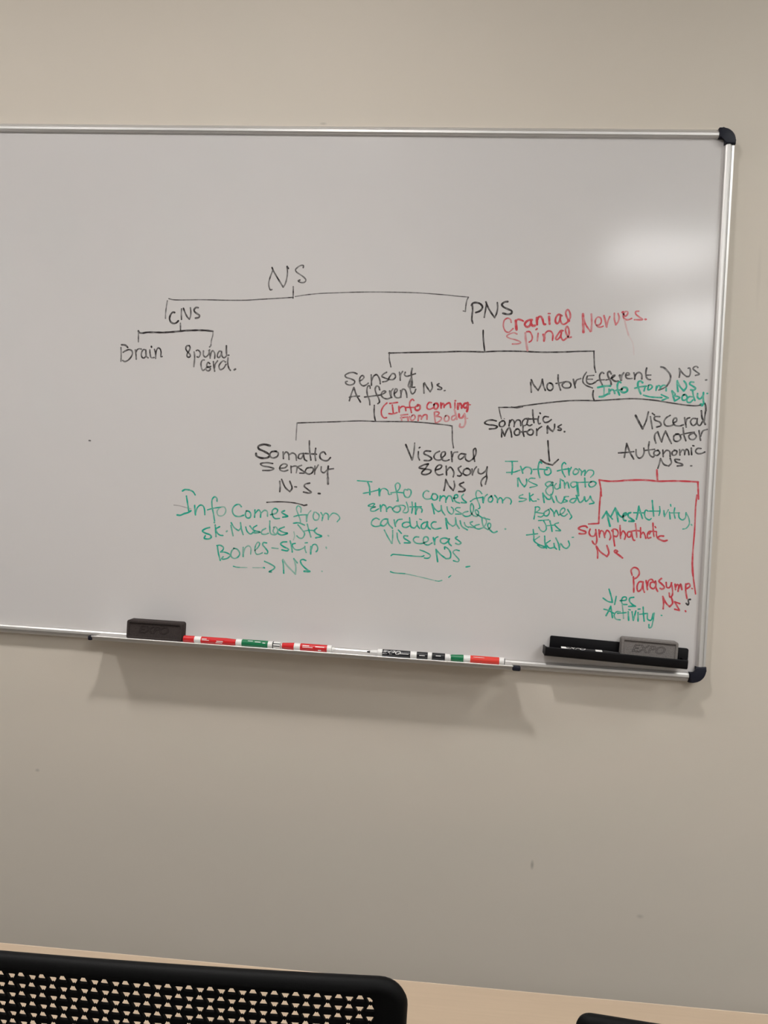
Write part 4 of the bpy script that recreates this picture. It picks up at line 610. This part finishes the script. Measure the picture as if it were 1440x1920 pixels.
def marker(x0, x1, y, z, label, parts, roll=0.0, rz=0.0, ry=0.0):
    """parts = [(name, material, [(t, radius)...], lettering or None, label or None)] with t in metres from x0"""
    r = empty('marker_pen', (x0, y, z), rz, ry)
    tag(r, label, 'marker', 'dry-erase markers')
    for nm, m, pr, txt, lb in parts:
        bm = bmesh.new()
        lathe(bm, pr, 'x', 28)
        o = link(nm, bm, m, r, smooth=35)
        if lb: tag(o, lb)
        if txt:
            for s, tx, rr, size, ang, mm, sx, sh in txt:
                bm = bmesh.new()
                lettering_on_barrel(bm, s, tx, rr + .00012, size, ang, 0, 0, sh, sx)
                t = link('printed_lettering', bm, mm, o)
    return r

RB = .0080
def tube(a, b, r=RB, e=.0007):
    return [(a, r - e), (a + e, r), (b - e, r), (b, r - e)]
def cone(a, b, r0, r1):
    return [(a, r0 - .0005), (a + .0006, r0), (b - .0008, r1), (b, r1 - .0008)]

Zm = TRAY_Z + RB + .0004
# left to right along the tray
W, K, RD, GR, OR = M_WHITE, M_INKBLACK, M_RED, M_GREEN, M_ORED
marker(-1.1455, 0, -.0690, Zm, 'capped red marker lying right beside the dark eraser', [
    ('end_plug', RD, tube(0, .0255, .0078), None, None),
    ('barrel', W, tube(.0250, .0410, .0074), None, 'white plastic barrel'),
    ('label_sleeve', RD, tube(.0405, .0945, .0080), [('bar', .0490, .0080, .0110, .52, W, .0008, 0), ('bar', .0520, .0080, .0160, .20, W, .0006, 0), ('bar', .0845, .0080, .0150, .12, W, .0010, 0), ('bar', .0830, .0080, .0150, -.30, W, .0009, 0)], 'red printed sleeve'),
    ('cap', RD, cone(.0940, .1195, .0083, .0068), None, 'darker red tapered cap')], rz=-.004)
marker(-1.0255, 0, -.0690, Zm, 'green marker with white ends lying between two red markers', [
    ('end_plug', W, tube(0, .0140, .0080), None, None),
    ('label_sleeve', GR, tube(.0135, .0725, .0084), [('bar', .0330, .0084, .0110, .86, W, .0007, 0), ('bar', .0500, .0084, .0130, .70, W, .0009, 0), ('bar', .0640, .0084, .0060, .52, W, .0008, 0)], 'green printed sleeve'),
    ('barrel', W, tube(.0720, .0830, .0080), None, None),
    ('ring', K, tube(.0828, .0850, .0082), None, 'black ring'),
    ('striped_end', W, tube(.0848, .1000, .0076), [('bar', .0925, .0076, .0148, .62, K, .0011, 0), ('bar', .0925, .0076, .0148, -.05, K, .0009, 0)], 'white end with two black stripes')])
marker(-.9215, 0, -.0690, Zm, 'red marker with a clear bare tip at its right end', [
    ('cap', RD, cone(0, .0270, .0066, .0084), None, 'tapered red cap'),
    ('barrel', W, tube(.0265, .0415, .0078), None, None),
    ('label_sleeve', RD, tube(.0410, .1010, .0084), [('bar', .0540, .0084, .0150, .62, W, .0008, 0), ('bar', .0580, .0084, .0230, .22, W, .0008, 0), ('bar', .0850, .0084, .0200, .50, W, .0009, 0), ('bar', .0850, .0084, .0070, -.42, W, .0014, 0)], 'red printed sleeve'),
    ('end_plug', W, tube(.1005, .1110, .0084), None, None),
    ('tip', W, cone(.1110, .1180, .0045, .0034), None, None)])
marker(-.7330, 0, -.0690, Zm, 'uncapped black marker with its black nib pointing left', [
    ('nib', M_NIB, cone(0, .0075, .0016, .0026), None, 'black chisel nib'),
    ('nib_holder', W, cone(.0070, .0240, .0040, .0052), None, None),
    ('barrel', W, tube(.0235, .0345, .0078), None, None),
    ('label_sleeve', K, tube(.0340, .0955, .0082), [('EXPO', .0535, .0082, .0125, .42, W, 1.25, .3), ('bar', .0800, .0082, .0240, .26, W, .0006, 0)], 'black printed sleeve'),
    ('collar', W, tube(.0950, .1095, .0080), None, None),
    ('end_plug', K, tube(.1090, .1330, .0081), [('bar', .1210, .0081, .0120, .20, W, .0008, 0)], 'black end plug')])
marker(-.5995, 0, -.0690, Zm, 'short black marker with white ends between the uncapped black marker and the green cap', [
    ('end_plug', W, tube(0, .0090, .0080), None, None),
    ('label_sleeve', K, tube(.0088, .0370, .0082), [('bar', .0225, .0082, .0110, .40, W, .0007, 0)], 'black printed sleeve'),
    ('barrel', W, cone(.0368, .0480, .0078, .0070), None, None)])
marker(-.5500, 0, -.0690, Zm, 'orange-red marker wearing a green cap at the right end of the tray', [
    ('cap', GR, cone(0, .0275, .0070, .0084), None, 'green cap'),
    ('collar', W, tube(.0272, .0425, .0078), None, None),
    ('label_sleeve', OR, tube(.0420, .1040, .0082), [('bar', .0600, .0082, .0240, .78, W, .0005, 0)], 'orange-red sleeve'),
    ('end_plug', W, tube(.1035, .1145, .0080), None, None),
    ('plug_disc', K, tube(.1145, .1160, .0066, .0003), None, None)])


# erasers: felt block with a sunken panel and pressed lettering
def eraser(x0, x1, yf, yb, zb, zt, label, m, mk, ry=0.0):
    W_, H_ = x1 - x0, zt - zb
    r = empty('board_eraser', ((x0 + x1) / 2, (yf + yb) / 2, zb), 0, ry)
    tag(r, label, 'eraser', 'felt whiteboard erasers')
    T_ = (yb - yf) / 2
    def rr(x, z, w_, h_, rad, n=6):
        p = []
        for cx, cz, a0 in ((x + w_ - rad, z + h_ - rad, 0), (x + rad, z + h_ - rad, 90), (x + rad, z + rad, 180), (x + w_ - rad, z + rad, 270)):
            for k in range(n + 1):
                a = math.radians(a0 + 90 * k / n)
                p.append((cx + rad * math.cos(a), cz + rad * math.sin(a)))
        return p
    bd = .0052
    outs = [(rr(-W_ / 2, 0, W_, H_, .0055), T_), (rr(-W_ / 2, 0, W_, H_, .0055), -T_ + .002), (rr(-W_ / 2 + .001, .001, W_ - .002, H_ - .002, .005), -T_ + .0005),
            (rr(-W_ / 2 + .003, .003, W_ - .006, H_ - .006, .004), -T_),
            (rr(-W_ / 2 + bd, bd, W_ - 2 * bd, H_ - 2 * bd, .0022), -T_ + .0004),
            (rr(-W_ / 2 + bd + .0008, bd + .0008, W_ - 2 * bd - .0016, H_ - 2 * bd - .0016, .0018), -T_ + .0026)]
    bm = bmesh.new()
    rings = [[bm.verts.new((x, y, z)) for x, z in ps] for ps, y in outs]
    for a, b in zip(rings, rings[1:]):
        n = len(a)
        for i in range(n):
            bm.faces.new((a[i], a[(i + 1) % n], b[(i + 1) % n], b[i]))
    bm.faces.new(rings[0]); bm.faces.new(rings[-1])
    body = link('felt_block', bm, m, r, smooth=40)
    vs, fs = text_mesh('EXPO', .021, 0, .28, 1.30)
    bm = bmesh.new()
    nv = [bm.verts.new((u - .003, -T_ + .0022, H_ * .50 + v * 1.1)) for u, v in vs]
    for f in fs: bm.faces.new([nv[i] for i in f])
    # only the outlines of the letters are pressed in: build them as narrow bands along the glyph edges
    be = [e for e in bm.edges if len(e.link_faces) == 1]
    segs = [(e.verts[0].co.copy(), e.verts[1].co.copy()) for e in be]
    bm.free()
    bm = bmesh.new()
    for a, b in segs:
        dv = (b - a)
        if dv.length < 1e-6: continue
        nrm = Vector((-dv.z, 0, dv.x)).normalized() * .00038
        q = [bm.verts.new(p) for p in (a + nrm, b + nrm, b - nrm, a - nrm)]
        bm.faces.new(q)
    link('pressed_lettering', bm, mk, body)
    # thin dark strip across the top of the sunken panel
    bm = bmesh.new()
    box(bm, -W_ / 2 + bd + .001, W_ / 2 - bd - .001, -T_ + .0010, -T_ + .0027, H_ - bd - .0022, H_ - bd - .0004)
    link('panel_dark_strip', bm, mk, body)
    return r
eraser(-1.2775, -1.1495, -.0740, -.0470, TRAY_Z + .0003, 1.2205, 'dark charcoal felt eraser standing at the left end of the pen tray', M_FELT_D, M_FELT_D_MARK)

# ------------------------------------------------------------------ magnetic black holder at the lower right
HT = math.radians(1.55)
holder = empty('marker_holder', (-.195, -.0165, 1.222), 0, HT)
tag(holder, 'black plastic marker holder stuck on the lower right of the whiteboard', 'holder')
bm = bmesh.new()
pts = []
def rrect(x0, x1, z0, z1, rad, n=5):
    p = []
    for cx, cz, a0 in ((x1 - rad, z1 - rad, 0), (x0 + rad, z1 - rad, 90), (x0 + rad, z0 + rad, 180), (x1 - rad, z0 + rad, 270)):
        for k in range(n + 1):
            a = math.radians(a0 + 90 * k / n)
            p.append((cx + rad * math.cos(a), cz + rad * math.sin(a)))
    return p
prism_y(bm, rrect(-.1395, .1565, -.0230, .0152, .0035), -.0045, 0, .001)
link('back_plate', bm, M_BLACK, holder, smooth=35)
bm = bmesh.new()
x0, x1 = -.1540, .1440
prof = [(-.0040, -.0230), (-.0040, -.0190), (-.0435, -.0175), (-.0445, -.0034), (-.0475, -.0034), (-.0490, -.0050), (-.0490, -.0180), (-.0470, -.0218), (-.0420, -.0236)]
extrude_x(bm, prof, x0, x1)
link('pocket', bm, M_BLACK, holder, smooth=35)
for xa, xb in ((x0, x0 + .003), (x1 - .003, x1)):
    bm = bmesh.new()
    extrude_x(bm, [(-.0040, -.0200), (-.0040, -.0060), (-.030, -.0050), (-.0400, -.0030), (-.0465, -.0030), (-.0465, -.0180), (-.042, -.0200)], xa, xb)
    link('end_wall', bm, M_BLACK, holder, smooth=35)
eraser(-.1865, -.0670, -.0440, -.0245, 1.2060, 1.2500, 'light grey felt eraser standing in the black marker holder', M_FELT_G, M_FELT_G_MARK, HT)
marker(-.3150, 0, -.0470, 1.2152, 'black marker with white rings lying inside the black holder', [
    ('end_plug', M_INKBLACK, tube(0, .0010, .0074, .0003), None, None),
    ('ring', M_WHITE, tube(.0010, .0120, .0080), None, 'white ring'),
    ('label_sleeve', M_INKBLACK, tube(.0119, .0740, .0079), [('EXPO', .0305, .0079, .0100, 1.15, M_WHITE, 1.7, .3)], 'black printed sleeve'),
    ('collar', M_WHITE, tube(.0739, .0885, .0080), None, 'white collar'),
    ('cap', M_INKBLACK, cone(.0884, .1260, .0083, .0072), None, None)], ry=HT)


# ------------------------------------------------------------------ table
TABLE_Z = .735
table = empty('table', (-.65, -.494, 0), math.atan2(.034, 1.26))
tag(table, 'pale wood-effect table behind the two black chairs', 'table')
bm = bmesh.new(); box(bm, -1.05, 1.05, -.50, 0, TABLE_Z - .026, TABLE_Z, .0022, 3)
top = link('table_top', bm, M_TABLE, table, smooth=40)
bm = bmesh.new(); box(bm, -1.05, 1.05, .0, .0016, TABLE_Z - .0245, TABLE_Z - .0006, .0006, 1)
tag(link('edge_highlight_strip', bm, M_TABLE_EDGE, top), 'thin strip along the far side with the edge highlight in its colour')
for s in (-1, 1):
    for yy in (-.44, -.06):
        bm = bmesh.new()
        lathe(bm, [(.004, .018), (.006, .020), (TABLE_Z - .03, .020), (TABLE_Z - .026, .020)], 'z', 20, c=(s * .95, yy, 0))
        lathe(bm, [(0, .024), (.005, .025), (.010, .022)], 'z', 20, c=(s * .95, yy, 0))
        link('leg', bm, M_STEEL, table, smooth=40)

# ------------------------------------------------------------------ chairs
CT = 1.10                  # height of the top of the chair back
TILT = math.radians(10)
def back_point(u, v, n, curve):
    """u across, v down from the top edge, n out of the rear face (towards the camera) -> chair space, origin under the back's top edge"""
    y = -n * math.cos(TILT) + v * math.sin(TILT) + curve * u * u
    z = CT - v * math.cos(TILT) - n * math.sin(TILT)
    return (u, y, z)

def make_chair(label, loc, rz, half, curve, corner=.025):
    r = empty('office_chair', loc, rz)
    tag(r, label, 'chair', 'black chairs at the table')
    # outer frame of the back: rounded rectangle with a soft edge
    HB = .44                                        # height of the back
    def loop(inset, rad, n=8):
        x0, x1, v0, v1 = -half + inset, half - inset, inset * 1.0, HB - inset
        p = []
        for cx, cv, a0 in ((x1 - rad, v1 - rad, 0), (x0 + rad, v1 - rad, 90), (x0 + rad, v0 + rad, 180), (x1 - rad, v0 + rad, 270)):
            for k in range(n + 1):
                a = math.radians(a0 + 90 * k / n)
                p.append((cx + rad * math.cos(a), cv + rad * math.sin(a)))
        # more points along the long edges so that the plan curve reads
        q = []
        for i in range(len(p)):
            a, b = p[i], p[(i + 1) % len(p)]
            m = 10 if math.hypot(b[0] - a[0], b[1] - a[1]) > .05 else 1
            for k in range(m):
                q.append((a[0] + (b[0] - a[0]) * k / m, a[1] + (b[1] - a[1]) * k / m))
        return q
    def inner(n=8):
        x0, x1, v0, v1 = -half + RIM_S, half - RIM_S, RIM_T, HB - .03
        rad = .010
        p = []
        for cx, cv, a0 in ((x1 - rad, v1 - rad, 0), (x0 + rad, v1 - rad, 90), (x0 + rad, v0 + rad, 180), (x1 - rad, v0 + rad, 270)):
            for k in range(n + 1):
                a = math.radians(a0 + 90 * k / n)
                p.append((cx + rad * math.cos(a), cv + rad * math.sin(a)))
        q = []
        for i in range(len(p)):
            a, b = p[i], p[(i + 1) % len(p)]
            m = 10 if math.hypot(b[0] - a[0], b[1] - a[1]) > .05 else 1
            for k in range(m):
                q.append((a[0] + (b[0] - a[0]) * k / m, a[1] + (b[1] - a[1]) * k / m))
        return q
    RIM_T, RIM_S = .0128, .0285
    layers = [(inner(), .0005), (inner(), .0030), (loop(.0085, corner * .72), .0052), (loop(.0040, corner * .88), .0040), (loop(.0010, corner * .98), .0010), (loop(0, corner), -.0030),
              (loop(.0015, corner * .96), -.0070), (loop(.0050, corner * .84), -.0090), (inner(), -.0060), (inner(), -.0025)]
    bm = bmesh.new()
    rings = []
    for ps, nn in layers:
        rings.append([bm.verts.new(back_point(u, v, nn, curve)) for u, v in ps])
    n = len(rings[0])
    assert all(len(q) == n for q in rings), [len(q) for q in rings]
    for a, b in zip(rings, rings[1:]):
        for i in range(n):
            bm.faces.new((a[i], a[(i + 1) % n], b[(i + 1) % n], b[i]))
    for i in range(n):
        bm.faces.new((rings[-1][i], rings[-1][(i + 1) % n], rings[0][(i + 1) % n], rings[0][i]))
    link('back_frame', bm, M_CHAIR, r, smooth=40)
    # perforated back: rows of triangular holes that point up and down in turn
    PU, PV, TH = HOLE_PU, HOLE_PV, HOLE_T
    nu = int((2 * half - 2 * RIM_S + .004) / PU) + 1
    nv = int((HB - RIM_T - .03 + .004) / PV) + 1
    u0 = half - RIM_S + .0012 - nu * PU
    v0 = RIM_T + .0019
    bm = bmesh.new()
    NA = 24
    angs = sorted([k * 2 * PI / NA for k in range(NA)] + [math.atan2(sv * PV, su * PU) % (2 * PI) for su in (1, -1) for sv in (1, -1)])
    def tri_r(a, flip):
        # rounded triangle as a soft minimum of three edge distances; v runs down
        best = []
        for k in range(3):
            na = (PI / 2 if not flip else -PI / 2) + k * 2 * PI / 3
            cs = math.cos(a - na)
            if cs > .05: best.append(HOLE_IN / cs)
        s = sum(b ** -9 for b in best) ** (-1 / 9)
        return min(s, HOLE_IN * 1.72)
    for j in range(nv):
        for i in range(nu):
            cu, cv = u0 + (i + .5) * PU, v0 + (j + .5) * PV
            flip = ((nu - i) + j) % 2 == 1
            off = -.12 * PV if flip else .12 * PV
            inn, out = [], []
            for a in angs:
                ca, sa = math.cos(a), math.sin(a)
                rr_ = tri_r(a, flip)
                inn.append((cu + ca * rr_ * 1.02, cv - off * -1 * .0 + sa * rr_ * 1.12 + (-.0007 if not flip else .0007)))
                t = min(PU / 2 / max(1e-6, abs(ca)), PV / 2 / max(1e-6, abs(sa)))
                out.append((cu + ca * t, cv + sa * t))
            vi0 = [bm.verts.new(back_point(u, v, 0, curve)) for u, v in inn]
            vo0 = [bm.verts.new(back_point(u, v, 0, curve)) for u, v in out]
            vi1 = [bm.verts.new(back_point(u, v, -TH, curve)) for u, v in inn]
            vo1 = [bm.verts.new(back_point(u, v, -TH, curve)) for u, v in out]
            m_ = len(angs)
            for k in range(m_):
                l = (k + 1) % m_
                bm.faces.new((vi0[k], vi0[l], vo0[l], vo0[k]))
                bm.faces.new((vi1[k], vo1[k], vo1[l], vi1[l]))
                bm.faces.new((vi0[k], vi1[k], vi1[l], vi0[l]))
    link('perforated_back', bm, M_CHAIR, r)
    # seat, bracket and legs below the picture
    zb = CT - HB * math.cos(TILT)
    yb = HB * math.sin(TILT)
    bm = bmesh.new()
    box(bm, -.23, .23, yb + .02, yb + .46, .415, .465, .02, 4)
    link('seat', bm, M_FABRIC, r, smooth=50)
    bm = bmesh.new()
    box(bm, -.06, .06, yb - .012, yb + .006, .40, zb + .04, .004)
    box(bm, -.06, .06, yb - .012, yb + .20, .392, .414, .004)
    link('back_bracket', bm, M_CHAIR, r, smooth=50)
    for sx in (-1, 1):
        for yy in (yb + .05, yb + .42):
            bm = bmesh.new()
            lathe(bm, [(0, .012), (.01, .013), (.41, .013), (.418, .012)], 'z', 16, c=(sx * .20, yy, 0))
            link('leg', bm, M_STEEL, r, smooth=40)
    return r
HOLE_PU, HOLE_PV, HOLE_T, HOLE_IN = .00915, .0094, .0028, .0026
make_chair('black office chair with perforated triangle-hole back at the lower left', (-.8025, -1.1135, 0), .062, .2285, .10)
make_chair('black office chair whose back just shows at the bottom right corner', (-.2095, -1.1290, 0), -.040, .2285, .105, .011)
